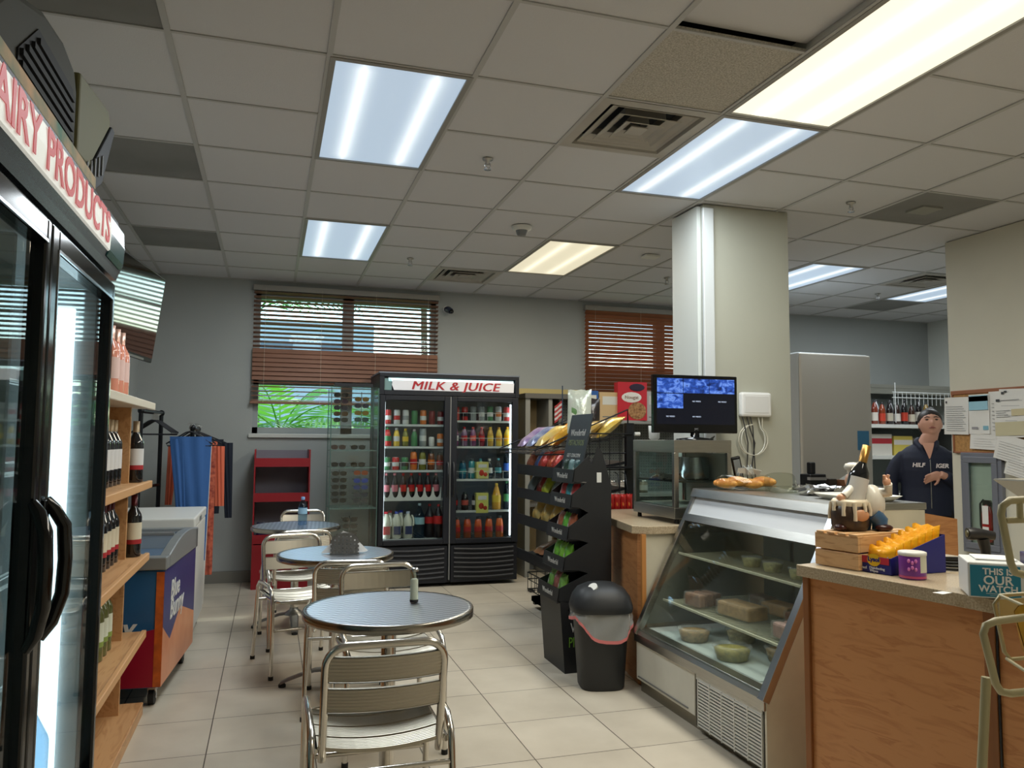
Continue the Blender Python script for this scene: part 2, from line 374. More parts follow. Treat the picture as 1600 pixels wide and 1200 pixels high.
# ================================================================ CEILING FIXTURES
def light(c, r, kind, label):
    x, y = GX + (c + .5) * GS, GY + (r + 1) * GS
    t = thing('ceiling_light', label, 'ceiling light', (x, y, CZ), 0, None)
    key = 'diffuser_' + kind
    if key not in MC:
        m, nt, b = nodemat(key); s = sepxyz(nt, objco(nt))
        base, hot = {'w': ((.30, .39, .49), (1.05, 1.15, 1.2)), 'y': ((.85, .80, .62), (1.8, 1.75, 1.4)), 'y2': ((.60, .54, .38), (1.1, 1.0, .72))}[kind]
        ax = mathn(nt, 'ABSOLUTE', s['X']); d = mathn(nt, 'ABSOLUTE', mathn(nt, 'SUBTRACT', ax, .155 if kind == 'w' else .12)); g = mathn(nt, 'POWER', mathn(nt, 'SUBTRACT', 1.0, mathn(nt, 'MINIMUM', mathn(nt, 'MULTIPLY', d, 7.5), 1.0)), 4.2)
        ay = mathn(nt, 'ABSOLUTE', s['Y']); fade = mathn(nt, 'MINIMUM', mathn(nt, 'MULTIPLY', mathn(nt, 'SUBTRACT', .62, ay), 9.0), 1.0); g = mathn(nt, 'MULTIPLY', g, fade)
        e = ramp(nt, g, [(0, base), (1, hot)])
        b.inputs['Base Color'].default_value = (.4, .42, .44, 1); b.inputs['Roughness'].default_value = .4; nt.links.new(e, b.inputs['Emission Color']); b.inputs['Emission Strength'].default_value = 1.0
    f = MB(); a, bb, w = .302, .607, .024
    f.box(-a, a, -bb, -bb + w, -.004, .012); f.box(-a, a, bb - w, bb, -.004, .012); f.box(-a, -a + w, -bb + w, bb - w, -.004, .012); f.box(a - w, a, -bb + w, bb - w, -.004, .012)
    f.build('frame', mat('light_frame', (150, 148, 142), .45), t)
    MB().box(-a + w, a - w, -bb + w, bb - w, .004, .010).build('diffuser', MC[key], t)
    MB().box(-a, a, -bb, bb, .013, .08).build('housing', WHT, t)
    L = bpy.data.lights.new('lamp', 'AREA'); L.shape = 'RECTANGLE'; L.size = .5; L.size_y = 1.1; L.energy = LAMP_W if kind == 'w' else LAMP_WARM; L.color = {'w': (.90, .97, 1), 'y': (1, .93, .78), 'y2': (1, .88, .66)}[kind]
    lo = bpy.data.objects.new('lamp', L); COL.objects.link(lo); lo.parent = t; lo.location = (0, 0, -.006)
    return t
LB = {(1, 0): 'cool white panel light, largest on the left, above the cafe tables', (1, 4): 'cool white panel light nearest the palm window', (4, 0): 'cool white panel light touching the top of the white column',
      (4, -2): 'warm white panel light at the top right corner, brightest of all', (4, 4): 'warm yellow panel light in the middle of the room', (8, 4): 'cool white panel light seen between column and grey cabinet',
      (11, 4): 'cool white panel light cut by the right wall edge', (4, -4): 'warm white panel light overhead behind the brightest one'}
for (c, r), k in LIGHTS.items(): light(c, r, k, LB[(c, r)])
def vent(c, r, label):
    x, y = GX + (c + .5) * GS, GY + (r + .5) * GS; t = thing('ceiling_vent', label, 'air vent', (x, y, CZ))
    vm = mat('vent_metal', (176, 172, 164), .5, .0, noise=.1, nscale=4); h = .3
    fr = MB()
    def ring(mb, ro, zo, ri, zi):
        vs = []
        for rr, z in ((ro, zo), (ri, zi)): vs += [(-rr, -rr, z), (rr, -rr, z), (rr, rr, z), (-rr, rr, z)]
        mb.add(vs, [(i, (i + 1) % 4, 4 + (i + 1) % 4, 4 + i) for i in range(4)])
    ring(fr, h, -.002, .25, -.004); ring(fr, .25, -.004, .235, .05); fr.build('frame', vm, t)
    for ro, z in ((.228, .014), (.166, .008), (.104, .002)):
        q = MB(); ring(q, ro, -.010 + z, ro - .055, .014 + z); ring(q, ro - .055, .014 + z, ro - .057, .05 + z); ring(q, ro, -.010 + z, ro - .002, -.014 + z); ring(q, ro - .002, -.014 + z, ro - .012, -.006 + z); q.build('louvre', vm, t)
    MB().box(-.045, .045, -.045, .045, -.006, 0).build('centre_plate', vm, t)
    MB().box(-.3, .3, -.3, .3, .06, .1).build('duct', mat('duct_dark', (52, 56, 60), .8), t)
vent(3, 0, 'large square louvred air vent between two panel lights'); vent(3, 6, 'small square louvred air vent near the back wall'); vent(10, 4, 'louvred air vent over the kitchen at the right')
t = thing('ceiling_diffuser', 'grey square ceiling return plate with pale centre patch, right of the column', 'air vent', (GX + 7.5 * GS, GY + 1.5 * GS, CZ))
MB().box(-.09, .07, -.07, .08, -.006, .006).build('centre_patch', mat('patch', (150, 150, 142), .8), t)
def sprinkler(px, py, label):
    t = thing('fire_sprinkler', label, 'sprinkler', (px, py, CZ), 0, None); q = MB(); q.lathe([(.03, 0), (.028, -.006), (.012, -.01), (.01, -.03), (0, -.03)], 12); q.build('flange', STEEL, t)
    q = MB(); q.tube([(-.012, 0, -.02), (-.016, 0, -.04), (0, 0, -.055), (.016, 0, -.04), (.012, 0, -.02)], .003, 6); q.lathe([(.0, -.056), (.022, -.056), (.022, -.06), (0, -.06)], 10); q.build('deflector', STEELB, t)
for lb, x, y in [('ceiling sprinkler between the two left panel lights and the large vent', 1.11, 4.08), ('ceiling sprinkler above the milk cooler', 1.108, 6.58), ('ceiling sprinkler between the white column and the grey return plate', 3.57, 4.10), ('ceiling sprinkler over the kitchen', 6.03, 6.57), ('ceiling sprinkler close behind the white column', 3.57, 6.57)]:
    sprinkler(x, y, lb)
t = thing('smoke_detector', 'round white smoke detector on the ceiling', 'smoke detector', (1.71, 5.32, CZ))
MB().lathe([(.075, 0), (.07, -.02), (.05, -.03)], 20).build('base', WHT, t)
MB().lathe([(.045, -.03), (.035, -.06), (.03, -.065), (0, -.065)], 20).build('sensor', GREY, t)
tag(MB().box(2.94, 3.07, 5.76, 5.86, CZ - .02, CZ + .001).build('ceiling_plate', WHT, bevel=.004), 'small white rectangular plate on the ceiling left of the column', 'ceiling plate')
t = thing('security_camera', 'small dark dome camera on the wall beside the window blind', 'camera', (1.73, WY, 2.74))
MB().cyl((0, 0, 0), (0, -.03, 0), .035, 14).build('mount', WHT, t); MB().tube([(0, -.03, 0), (.01, -.07, -.01), (.03, -.11, -.03)], [.03, .036, .03], 12).build('housing', mat('cam_blue', (44, 50, 70), .3), t)
MB().ball((.035, -.115, -.035), .024).build('lens', GLOSSBLK, t)

# ================================================================ CAFE CHAIRS AND TABLES
def make_chair(label):
    t = thing('cafe_chair', label, 'chair', group=None)
    def lerp(a, b, k): return a + (b - a) * k
    # back hoop
    zt, r = .752, .06; pts = []
    def yb(z): return -.160 - .085 * (z - .40) / .37
    for z in (.40, .5, .6, zt - r): pts.append((-.178, yb(z), z))
    for i in range(1, 7): a = PI - PI / 2 * i / 6; pts.append((-.178 + r + r * math.cos(a), yb(zt - r + r * math.sin(a)), zt - r + r * math.sin(a)))
    pts += [(-p[0], p[1], p[2]) for p in pts[::-1]]
    MB().tube(pts, .0125, 10).build('back_frame', ALU, t)
    # back slats: ribbed, bowed backwards
    b = MB()
    for z0, z1 in ((.553, .624), (.648, .722)):
        n = 7
        def fn(u, v, z0=z0, z1=z1):
            k = v * 2 - 1; z = lerp(z0, z1, v); rib = .0016 * (1 if int(v * 14) % 2 else 0)
            return ((u - .5) * .338, yb(z) - .018 * (1 - (2 * u - 1) ** 2) - .006 - rib, z - .004 * (1 - (2 * u - 1) ** 2))
        b.surf(fn, 10, 28, False)
        b.surf(lambda u, v, z0=z0, z1=z1: ((u - .5) * .338, yb(lerp(z0, z1, v)) - .018 * (1 - (2 * u - 1) ** 2) + .003, lerp(z0, z1, v) - .004 * (1 - (2 * u - 1) ** 2)), 10, 1, False)
        for z in (z0, z1): b.surf(lambda u, v, z=z: ((u - .5) * .338, yb(z) - .018 * (1 - (2 * u - 1) ** 2) - .009 + .013 * v, z + (.003 if z == z1 else -.003) - .004 * (1 - (2 * u - 1) ** 2)), 10, 1, False)
    b.build('backrest', ALUS, t)
    # seat: four ribbed slats dished in the middle
    s = MB()
    for k in range(4):
        y0 = -.175 + k * .098; y1 = y0 + .088
        def fs(u, v, y0=y0, y1=y1, dz=0):
            rib = .0014 * (1 if int(v * 14) % 2 else 0); drop = .022 * (1 - (2 * u - 1) ** 2)
            front = -.03 * max(0, (lerp(y0, y1, v) - .15) / .08) ** 2
            return ((u - .5) * .385, lerp(y0, y1, v), .448 - drop + rib + front)
        s.surf(fs, 10, 28, False); s.surf(lambda u, v, y0=y0, y1=y1: tuple(a - b for a, b in zip(fs(u, v, y0, y1), (0, 0, .010))), 10, 1, False)
        for y in (y0, y1): s.surf(lambda u, v, y=y: ((u - .5) * .385, y, .449 - .022 * (1 - (2 * u - 1) ** 2) - .011 * v - .03 * max(0, (y - .15) / .08) ** 2), 10, 1, False)
    s.build('seat', ALUS, t)
    MB().tube([(-.2, -.17, .432), (-.2, .20, .432), (-.17, .225, .425), (.17, .225, .425), (.2, .20, .432), (.2, -.17, .432)], .010, 8).build('seat_frame', ALU, t)
    for sx in (-1, 1):
        for fy in (-1, 1):
            foot = (.215 * sx, .225 * fy if fy > 0 else -.27, .008); hx = .212 * sx
            if fy > 0: p = [foot, (hx, .215, .36), (hx, .205, .44), (hx, .17, .485), (hx, .10, .502), (hx, -.02, .502)]
            else: p = [foot, (hx, -.20, .40), (hx, -.185, .46), (hx, -.13, .496), (hx, -.02, .502)]
            lg = MB().tube(p, .0115, 10).build('leg', ALU, t); MB().cyl((foot[0], foot[1], 0), (foot[0], foot[1], .02), .0145, 10).build('foot_cap', RUB, lg)
    for y, z, w in ((-.205, .375, .21), (.22, .27, .21)): MB().cyl((-w, y, z), (w, y, z), .0085, 8).build('stretcher', ALU, t)
    return t
ch = make_chair('aluminium slatted cafe chair in the foreground with its back to the viewer')
ch.location = (.352, 2.63, 0)
CH = [('aluminium cafe chair on the far side of the nearest table, behind the salt shaker', .535, 3.64, PI + .06), ('aluminium cafe chair on the near side of the napkin holder table, turned slightly', .43, 4.25, -.10),
      ('aluminium cafe chair at the left of the napkin holder table, facing the viewer', .20, 4.99, PI + .22), ('aluminium cafe chair on the near side of the farthest table', .205, 5.64, .12),
      ('aluminium cafe chair farthest back, in front of the empty red stand', .285, 6.75, PI)]
for lb, x, y, a in CH: copy_tree(ch, (x, y, 0), a, lb)
ch.rotation_euler.z = .0
m, nt, b = nodemat('swirl_steel'); b.inputs['Metallic'].default_value = 1; b.inputs['Roughness'].default_value = .3
w1 = nt.nodes.new('ShaderNodeTexWave'); w1.wave_type = 'BANDS'; w1.bands_direction = 'Y'; w1.inputs['Scale'].default_value = 9; w1.inputs['Distortion'].default_value = 0; w1.wave_profile = 'SIN'
co = objco(nt, rot=(0, 0, .25)); s_ = sepxyz(nt, co)
# alternating sideways phase makes the woven swirl pattern of stamped cafe tables
ph = mathn(nt, 'MULTIPLY', mathn(nt, 'SINE', mathn(nt, 'MULTIPLY', s_['X'], 105.0)), 1.5)
hgt = mathn(nt, 'SINE', mathn(nt, 'ADD', mathn(nt, 'MULTIPLY', s_['Y'], 190.0), ph))
nt.links.new(ramp(nt, mathn(nt, 'ADD', mathn(nt, 'MULTIPLY', hgt, .5), .5), [(0, (.42, .46, .53)), (1, (.86, .90, .96))]), b.inputs['Base Color'])
bp = nt.nodes.new('ShaderNodeBump'); bp.inputs['Strength'].default_value = .25; bp.inputs['Distance'].default_value = .0008; nt.links.new(hgt, bp.inputs['Height']); nt.links.new(bp.outputs[0], b.inputs['Normal'])
def make_table(label):
    t = thing('cafe_table', label, 'table')
    MB().lathe([(0, .728), (.30, .728), (.314, .7285), (.314, .72)], 64, cap=False).build('tabletop', MC['swirl_steel'], t)
    MB().lathe([(.312, .7295), (.318, .7295), (.3205, .7255), (.3205, .700), (.314, .697), (0, .697)], 64, cap=False).build('rim', mat('rim_steel', (150, 146, 138), .25, 1.), t)
    MB().lathe([(.028, .10), (.028, .60), (.028, .69)], 20).build('pole', ALU, t)
    MB().lathe([(.07, .685), (.07, .697)], 20).build('mounting_plate', GREY, t)
    MB().lathe([(.075, .085), (.055, .105), (.032, .118), (.029, .135)], 24).build('hub', mat('cast_alu', (140, 140, 138), .35, .9), t)
    for k in range(4):
        a = PI / 4 + k * PI / 2 + .1; c, s2 = math.cos(a), math.sin(a); q = MB(); q.M = rz(a)
        prof = [(.03, .10, .032), (.10, .095, .032), (.18, .07, .028), (.25, .045, .026), (.285, .028, .022)]
        vs = []; fs = []
        for r, z, w in prof: vs += [(r, -w, z - .012), (r, w, z - .012), (r, w * .7, z), (r, -w * .7, z)]
        for j in range(len(prof) - 1):
            for i in range(4): fs.append((4 * j + i, 4 * j + (i + 1) % 4, 4 * j + 4 + (i + 1) % 4, 4 * j + 4 + i))
        fs += [(3, 2, 1, 0), tuple(range(4 * len(prof) - 4, 4 * len(prof)))]; q.add(vs, fs)
        lg = q.build('leg', MC['cast_alu'], t); fp = MB(); fp.M = rz(a); fp.lathe([(.02, 0), (.021, .012), (.014, .02)], 12, (.275, 0, 0)); fp.build('foot_pad', RUB, lg)
    return t
tb = make_table('round stainless cafe table nearest the viewer with the salt shaker on it'); tb.location = (.45, 3.02, 0)
copy_tree(tb, (.37, 4.53, 0), .5, 'round stainless cafe table with the perforated napkin holder on it')
copy_tree(tb, (.20, 6.04, 0), -.885, 'round stainless cafe table farthest back with the water bottle on it')
TOPZ = .7297
# perforated napkin holder
t = thing('napkin_holder', 'perforated grey steel napkin holder holding white napkins', 'napkin holder', (.415, 4.49, TOPZ), -.1)
m, nt, b = nodemat('perforated'); b.inputs['Base Color'].default_value = lin((120, 118, 114)) + (1,); b.inputs['Metallic'].default_value = .8; b.inputs['Roughness'].default_value = .35
s_ = sepxyz(nt, objco(nt))
def fr(v): n = mathn(nt, 'FRACT', mathn(nt, 'MULTIPLY', v, 1 / .0215)); return mathn(nt, 'SUBTRACT', n, .5)
fx, fz = fr(s_['X']), fr(s_['Z']); d2 = mathn(nt, 'ADD', mathn(nt, 'MULTIPLY', fx, fx), mathn(nt, 'MULTIPLY', fz, fz))
inside = mathn(nt, 'MULTIPLY', mathn(nt, 'LESS_THAN', d2, .045), mathn(nt, 'LESS_THAN', s_['Z'], .098)); nt.links.new(mathn(nt, 'SUBTRACT', 1.0, inside), b.inputs['Alpha'])
arch = [(-.078, 0), (.078, 0), (.078, .072), (.06, .095), (.03, .112), (0, .118), (-.03, .112), (-.06, .095), (-.078, .072)]
for y in (-.03, .03): MB().prism(arch, 'y', y - .001, y + .001).build('side_plate', MC['perforated'], t)
MB().box(-.078, .078, -.03, .03, 0, .003).build('base', STEEL, t)
npk = MB(); 
for i in range(6):
    npk.M = T(.004 * i - .01, -.018 + i * .007, .004) @ rz(.04 * i - .1); npk.prism([(-.12, .0), (.12, .004), (.004 * i, .122 - .004 * i)], 'y', -.0012, .0012)
tag(npk.build('napkins', PAPER, M=T(.415, 4.49, TOPZ) @ rz(-.1)), 'folded white paper napkins held in the perforated holder', 'napkins')
# shaker
t = thing('salt_shaker', 'narrow glass salt shaker on the nearest cafe table', 'salt shaker', (.555, 3.075, TOPZ + .001))
q = MB(); q.surf(lambda u, v: ((.017 * math.cos(2 * PI * u)), .012 * math.sin(2 * PI * u), .010 + .108 * v), 16, 1, wrap=True); q.build('glass_body', GLASS, t)
MB().lathe([(.0, .0), (.015, 0), (.016, .006), (.0145, .085), (.010, .09), (0, .09)], 14, sy=.72).build('salt', mat('salt', (222, 218, 204), .9), t)
MB().lathe([(.0165, 0), (.0175, .009), (.0165, .01)], 14, sy=.75).build('base', BLK, t); MB().lathe([(.018, .118), (.018, .126), (.012, .132), (0, .133)], 14, sy=.75).build('cap', STEELB, t)
# generic bottle
def bottle_prof(r, h, neck=.013, sh=.62, cap=.03): return [(0, 0), (r * .9, 0), (r, .006), (r, h * sh), (r * .93, h * (sh + .05)), (neck * 1.5, h * .86), (neck, h * .89), (neck, h)]
def bottle(label, loc, r, h, body, capm=None, labm=None, lz=(.25, .55), cat='bottle', neck=.013, sh=.62, group=None, name='drink_bottle', n=14, foil=None, rot=0):
    t = thing(name, label, cat, loc, rot, group)
    MB().lathe(bottle_prof(r, h, neck, sh), n).build('bottle_body', body, t)
    if labm: MB().lathe([(r + .0008, h * lz[0]), (r + .0008, h * lz[1])], n, cap=False).build('label_band', labm, t)
    if capm: MB().lathe([(neck + .002, h - .018), (neck + .002, h), (neck, h + .002), (0, h + .002)], n).build('cap', capm, t)
    if foil: MB().lathe([(neck + .001, h * .76), (neck + .001, h), (0, h + .001)], n, cap=False).build('foil', foil, t)
    return t
def clearp(name, c, r=.1): return mat(name, c, r, coat=.3)
WATER = glass('water_plastic', (190, 214, 232), .5)
bottle('clear water bottle with blue cap on the farthest cafe table', (.245, 6.05, TOPZ), .033, .205, WATER, mat('pale_blue', (120, 160, 210), .4), mat('water_label', (150, 190, 215), .4), (.4, .62), neck=.012)
# ================================================================ RED STAND, CLOTHES RAILS
RED = mat('stand_red', (150, 22, 34), .4); DRED = mat('stand_dark', (70, 16, 26), .6); GRB = mat('stand_back', (128, 124, 134), .7)
t = thing('display_stand', 'empty red shelved retail stand against the back wall under the window', 'display stand', (.115, 7.74, 0))
MB().box(-.25, -.238, -.19, .19, 0, 1.27).box(.238, .25, -.19, .19, 0, 1.27).build('side_panel', RED, t)
MB().box(-.238, .238, .17, .185, .0, 1.26).build('back_panel', GRB, t)
MB().box(-.238, .238, -.19, -.17, 0, .40).build('front_panel', RED, t)
for z in (1.12, .80, .42): 
    sh = MB().box(-.238, .238, -.17, .17, z, z + .012).build('shelf', DRED, t); MB().box(-.238, .238, -.19, -.17, z - .01, z + .07).build('shelf_lip', RED, sh)
text('RiceCrispies', .04, mat('dull_white', (180, 150, 150), .6), t, T(-.10, -.1905, .16) @ FRONT, sx=.8)
for x, c, h in ((-.16, (20, 30, 70), .16), (-.06, (30, 50, 120), .12), (.1, (140, 20, 30), .14)):
    q = MB().pillow(.11, h, .05); o = q.build('snack_bag', mat('bag_%d_%d_%d' % c, c, .3), M=T(.115 + x, 7.66, .434)); tag(o, {-.16: 'dark blue snack bag at the left of the red stand', -.06: 'mid blue snack bag on the red stand', .1: 'red snack bag at the right of the red stand'}[x], 'snack bag')
PIPE = mat('black_pipe', (26, 28, 32), .4, .6)
def rail(label, x0, y0, x1, y1, ztop, zmid):
    t = thing('clothes_rail', label, 'clothes rail'); 
    for x, y in ((x0, y0), (x1, y1)):
        MB().cyl((x, y, .02), (x, y, ztop), .017, 10).build('upright', PIPE, t); MB().box(x - .03, x + .03, y - .12, y + .12, 0, .025).build('foot', PIPE, t, bevel=.004)
    MB().cyl((x0, y0, ztop), (x1, y1, ztop), .017, 10).build('top_bar', PIPE, t)
    for x, y in ((x0, y0), (x1, y1)): MB().ball((x, y, ztop), .026).build('elbow', PIPE, t)
    MB().cyl((x0, y0, zmid), (x1, y1, zmid), .013, 10).build('cross_bar', PIPE, t)
rail('black pipe clothes rail with empty hangers, near the left wall', -.955, 6.56, -.88, 7.12, 1.575, .98)
rail('black pipe clothes rail holding the blue and orange clothes', -.60, 6.75, -.63, 7.6, 1.45, .97)
HNG = mat('velvet_hanger', (24, 26, 32), .7)
def hanger(label, x, y, z, a, group=None, w=.21):
    t = thing('clothes_hanger', label, 'hanger', (x, y, z), a, group); MB().tube([(-w, 0, -.14), (-.03, 0, -.05), (0, 0, -.04), (.03, 0, -.05), (w, 0, -.14), (w - .01, 0, -.155), (-w + .01, 0, -.155)], .006, 6, closed=True).build('shoulders', HNG, t)
    MB().tube([(0, 0, -.04), (0, 0, -.005), (.018, 0, .012), (.0, 0, .03), (-.018, 0, .015)], .0025, 6).build('hook', STEEL, t); return t
for i in range(6): hanger('empty black velvet hanger bunched on the left pipe rail', -.915 + .004 * i, 6.86 + .035 * i, 1.552, -.25 + .06 * i, 'empty hangers on the left rail', .16)
def garment(name, label, cat, mm, x, y, a, pieces):
    q = MB()
    for (x0, x1, z0, z1, xb0, xb1) in pieces:
        for sg in (-1, 1):
            def fn(u, v):
                l = xb0 + (x0 - xb0) * v; r = xb1 + (x1 - xb1) * v; e = math.sin(PI * u) ** .5 if 0 < u < 1 else 0
                return (l + (r - l) * u, sg * (.014 * e + .006 * e * math.sin(u * 17 + v * 3)), z0 + (z1 - z0) * v)
            q.surf(fn, 14, 8)
    return tag(q.build(name, mm, M=T(x, y, 0) @ rz(a)), label, cat)
BLUEC = mat('blue_cloth', (52, 96, 156), .85, bump=.3, bscale=30); ORG = mat('orange_cloth', (214, 106, 76), .8, bump=.3, bscale=30); NAV = mat('navy_cloth', (20, 28, 44), .85); WHC = mat('white_cloth', (206, 202, 196), .85, bump=.3, bscale=20)
garment('trousers', 'blue trousers hanging at the front of the right pipe rail', 'trousers', BLUEC, -.60, 6.70, .12, [(-.16, .15, .40, 1.38, -.02, .13), (-.16, -.02, .75, 1.36, -.09, -.02)])
garment('long_white_trousers', 'white trousers hanging just behind the blue trousers', 'trousers', WHC, -.60, 6.90, .1, [(-.12, .14, .02, 1.34, -.04, .115)])
garment('orange_top', 'orange long sleeved top hanging at the back of the rail', 'clothing', ORG, -.60, 7.28, .1, [(-.2, .16, .98, 1.34, -.18, .16), (-.235, -.15, .8, 1.30, -.245, -.19), (.14, .22, .78, 1.30, .15, .23)])
garment('navy_top', 'navy long sleeved top hanging behind the orange one', 'clothing', NAV, -.60, 7.45, .1, [(-.16, .20, .7, 1.36, -.18, .18), (.18, .28, .66, 1.33, .23, .29)])
garment('patterned_trousers', 'dark red patterned trousers at the back of the rail', 'trousers', mat('pattern_cloth', (120, 40, 36), .85, noise=.9, nscale=25, c2=(210, 110, 80)), -.60, 7.12, .1, [(-.1, .16, .22, 1.30, .06, .16)])
for y, w, lb in ((6.70, .17, 'black hanger carrying the blue trousers'), (6.90, .16, 'black hanger carrying the white trousers'), (7.12, .16, 'black hanger carrying the patterned trousers'), (7.28, .2, 'black hanger carrying the orange top'), (7.45, .24, 'black hanger carrying the navy top')):
    hanger(lb, -.615 + (.0 if y < 7 else .01), y, 1.462 , .1, w=w)
# ================================================================ WALL TV
t = thing('wall_television', 'large flat black television tilted down on the left wall, reflecting the window', 'television', M=T(-.81, 6.195, 2.225) @ rz(-math.radians(8.3)) @ ry(math.radians(7)))
MB().box(-.03, 0, -1.10, 0, -.315, .315).build('casing', BLK, t, bevel=.006)
MB().box(0, .003, -1.088, -.012, -.285, .303).build('screen', mat('tv_screen', (6, 7, 9), .04, coat=1), t)
MB().box(.0, .004, -.9, -.2, -.313, -.298).build('speaker_bar', mat('silver', (170, 172, 176), .3, .8), t)
MB().box(-.28, -.03, -.62, -.5, -.06, .06).build('wall_bracket', BLK, t)
# ================================================================ WINE SHELF
SX = -.585
t = thing('wine_shelf', 'oak wine shelf unit between the near cooler and the ice cream freezer', 'shelf')
for z, k in ((1.535, 0), (1.145, 0), (.785, 0), (.405, 0)):
    o = MB().box(-1.17, SX, 2.6, 4.32, z - .025, z).build('shelf', SHELFW if z < 1.5 else mat('shelf_pale', (206, 196, 178), .5), t, bevel=.003)
    MB().box(SX, SX + .022, 2.6, 4.32, z - .03, z + .006).build('front_strip', mat('strip_oak', (204, 156, 106), .45) if z < 1.5 else mat('shelf_pale', (206, 196, 178), .5), o, bevel=.004)
MB().box(-1.17, SX + .02, 2.6, 4.32, .0, .06).build('plinth', SHELFW, t, bevel=.003)
for y in (2.62, 4.14): MB().box(-1.16, SX - .062, y, y + .025, .06, 1.51).build('upright_panel', SHELFW, t)
MB().box(-1.185, -1.172, 2.6, 4.32, 0, 1.51).build('back_panel', SHELFW, t)
WINE = mat('dark_wine_glass', (18, 20, 24), .06, coat=.6); WINEG = mat('olive_wine_glass', (92, 96, 50), .08, coat=.6); ROSE = mat('rose_wine', (226, 148, 124), .1, coat=.6)
FOILP = mat('pink_foil', (214, 170, 150), .3, .5); FOILR = mat('dark_red_foil', (80, 22, 30), .3, .4); FOILC = mat('cream_foil', (170, 150, 120), .4, .3)
LW = mat('wine_label', (206, 204, 200), .6); LC = mat('wine_label_cream', (206, 196, 170), .6); LR = mat('wine_label_red', (160, 30, 36), .6)
def wine(label, x, y, z, body, foil, lm, band=None, group=None):
    t = thing('wine_bottle', label, 'wine bottle', (x, y, z), 0, group)
    MB().lathe([(0, 0), (.036, 0), (.0375, .005), (.0375, .19), (.034, .205), (.018, .235), (.0145, .25), (.0145, .30)], 16).build('glass_body', body, t)
    MB().lathe([(.0155, .238), (.0155, .30), (0, .301)], 14, cap=False).build('foil_capsule', foil, t)
    MB().lathe([(.0383, .075), (.0383, .165)], 16, cap=False).build('paper_label', lm, t)
    if band: MB().lathe([(.0387, .062), (.0387, .084)], 16, cap=False).build('label_stripe', band, t)
    return t
for i in range(3): wine(['pink rose bottle on the top wine shelf, farthest from the cooler', 'pink rose bottle on the top wine shelf, middle of three', 'pink rose bottle on the top wine shelf, nearest the cooler'][i], -.655, 3.86 - i * .12, 1.5365, ROSE, FOILP, mat('pink_label', (224, 190, 180), .5))
for i in range(5): wine('red wine with white label, left of the divider on the second wine shelf', -.70, 4.04 - i * .095, 1.1465, WINE, FOILC, LW, None, 'white label red wines on the second shelf')
wine('dark wine bottle with white label and red stripe, right of the divider', -.635, 4.235, 1.1465, WINE, FOILC, LW, LR)
for i in range(7): wine('wine with cream and red label, left of the divider on the third shelf', -.70, 4.05 - i * .092, .7865, WINE, FOILR, LC, LR, 'cream label red wines on the third shelf')
wine('dark wine bottle with cream label, alone right of the divider on the third shelf', -.63, 4.235, .7865, WINE, FOILR, LC, LR)
for i in range(5): wine('green white wine bottle with pale label on the lowest wine shelf', -.70, 3.98 - i * .095, .4065, WINEG, mat('green_foil', (60, 110, 60), .3, .3), mat('green_label', (206, 210, 190), .6), mat('green_stripe', (130, 150, 70), .6), 'white wines on the lowest shelf')
# ================================================================ NEAR DAIRY COOLER (left edge)
ORD = ['first', 'second', 'third', 'fourth', 'fifth', 'sixth', 'seventh', 'eighth', 'ninth']
LED = mat('led_strip', (240, 250, 255), .4, emit=(225, 240, 250), es=3.2)
INW = mat('cooler_interior', (196, 202, 204), .45); WIRE = mat('white_wire', (200, 204, 202), .4)
TRIMC = mat('door_trim', (66, 72, 84), .25, .7)
t = thing('dairy_cooler', 'tall black double glass door cooler at the left edge with a dairy sign', 'cooler')
DX = -.436
b = MB(); b.box(-1.16, -.47, 1.09, 1.115, .0, 2.0).box(-1.16, -.47, 2.44, 2.465, .0, 2.0).box(-1.16, -1.14, 1.115, 2.44, 0, 2.0).box(-1.14, -.47, 1.115, 2.44, 1.80, 2.0).box(-1.14, -.47, 1.115, 2.44, 0, .40)
b.build('cabinet', GLOSSBLK, t, bevel=.004)
b = MB(); b.box(-1.135, -.48, 2.425, 2.438, .41, 1.79).box(-1.138, -1.12, 1.12, 2.42, .41, 1.79).box(-1.12, -.48, 1.12, 2.42, 1.775, 1.79).box(-1.12, -.48, 1.12, 2.42, .405, .43).box(-1.12, -.48, 1.117, 1.13, .41, 1.79); b.build('lining', INW, t)
MB().box(-.63, -.53, 2.408, 2.424, .46, 1.72).build('light_strip', LED, t)
MB().box(-.62, -.50, 1.755, 1.775, .45, 1.77).build('centre_post', INW, t)
for z in (.72, 1.0, 1.27, 1.50):
    q = MB()
    for i in range(14): q.cyl((-1.1 + i * .038, 1.14, z), (-1.1 + i * .038, 2.40, z), .0025, 5)
    q.cyl((-.605, 1.14, z), (-.605, 2.40, z), .005, 6).cyl((-.605, 1.14, z + .03), (-.605, 2.40, z + .03), .003, 6); q.build('wire_shelf', WIRE, t)
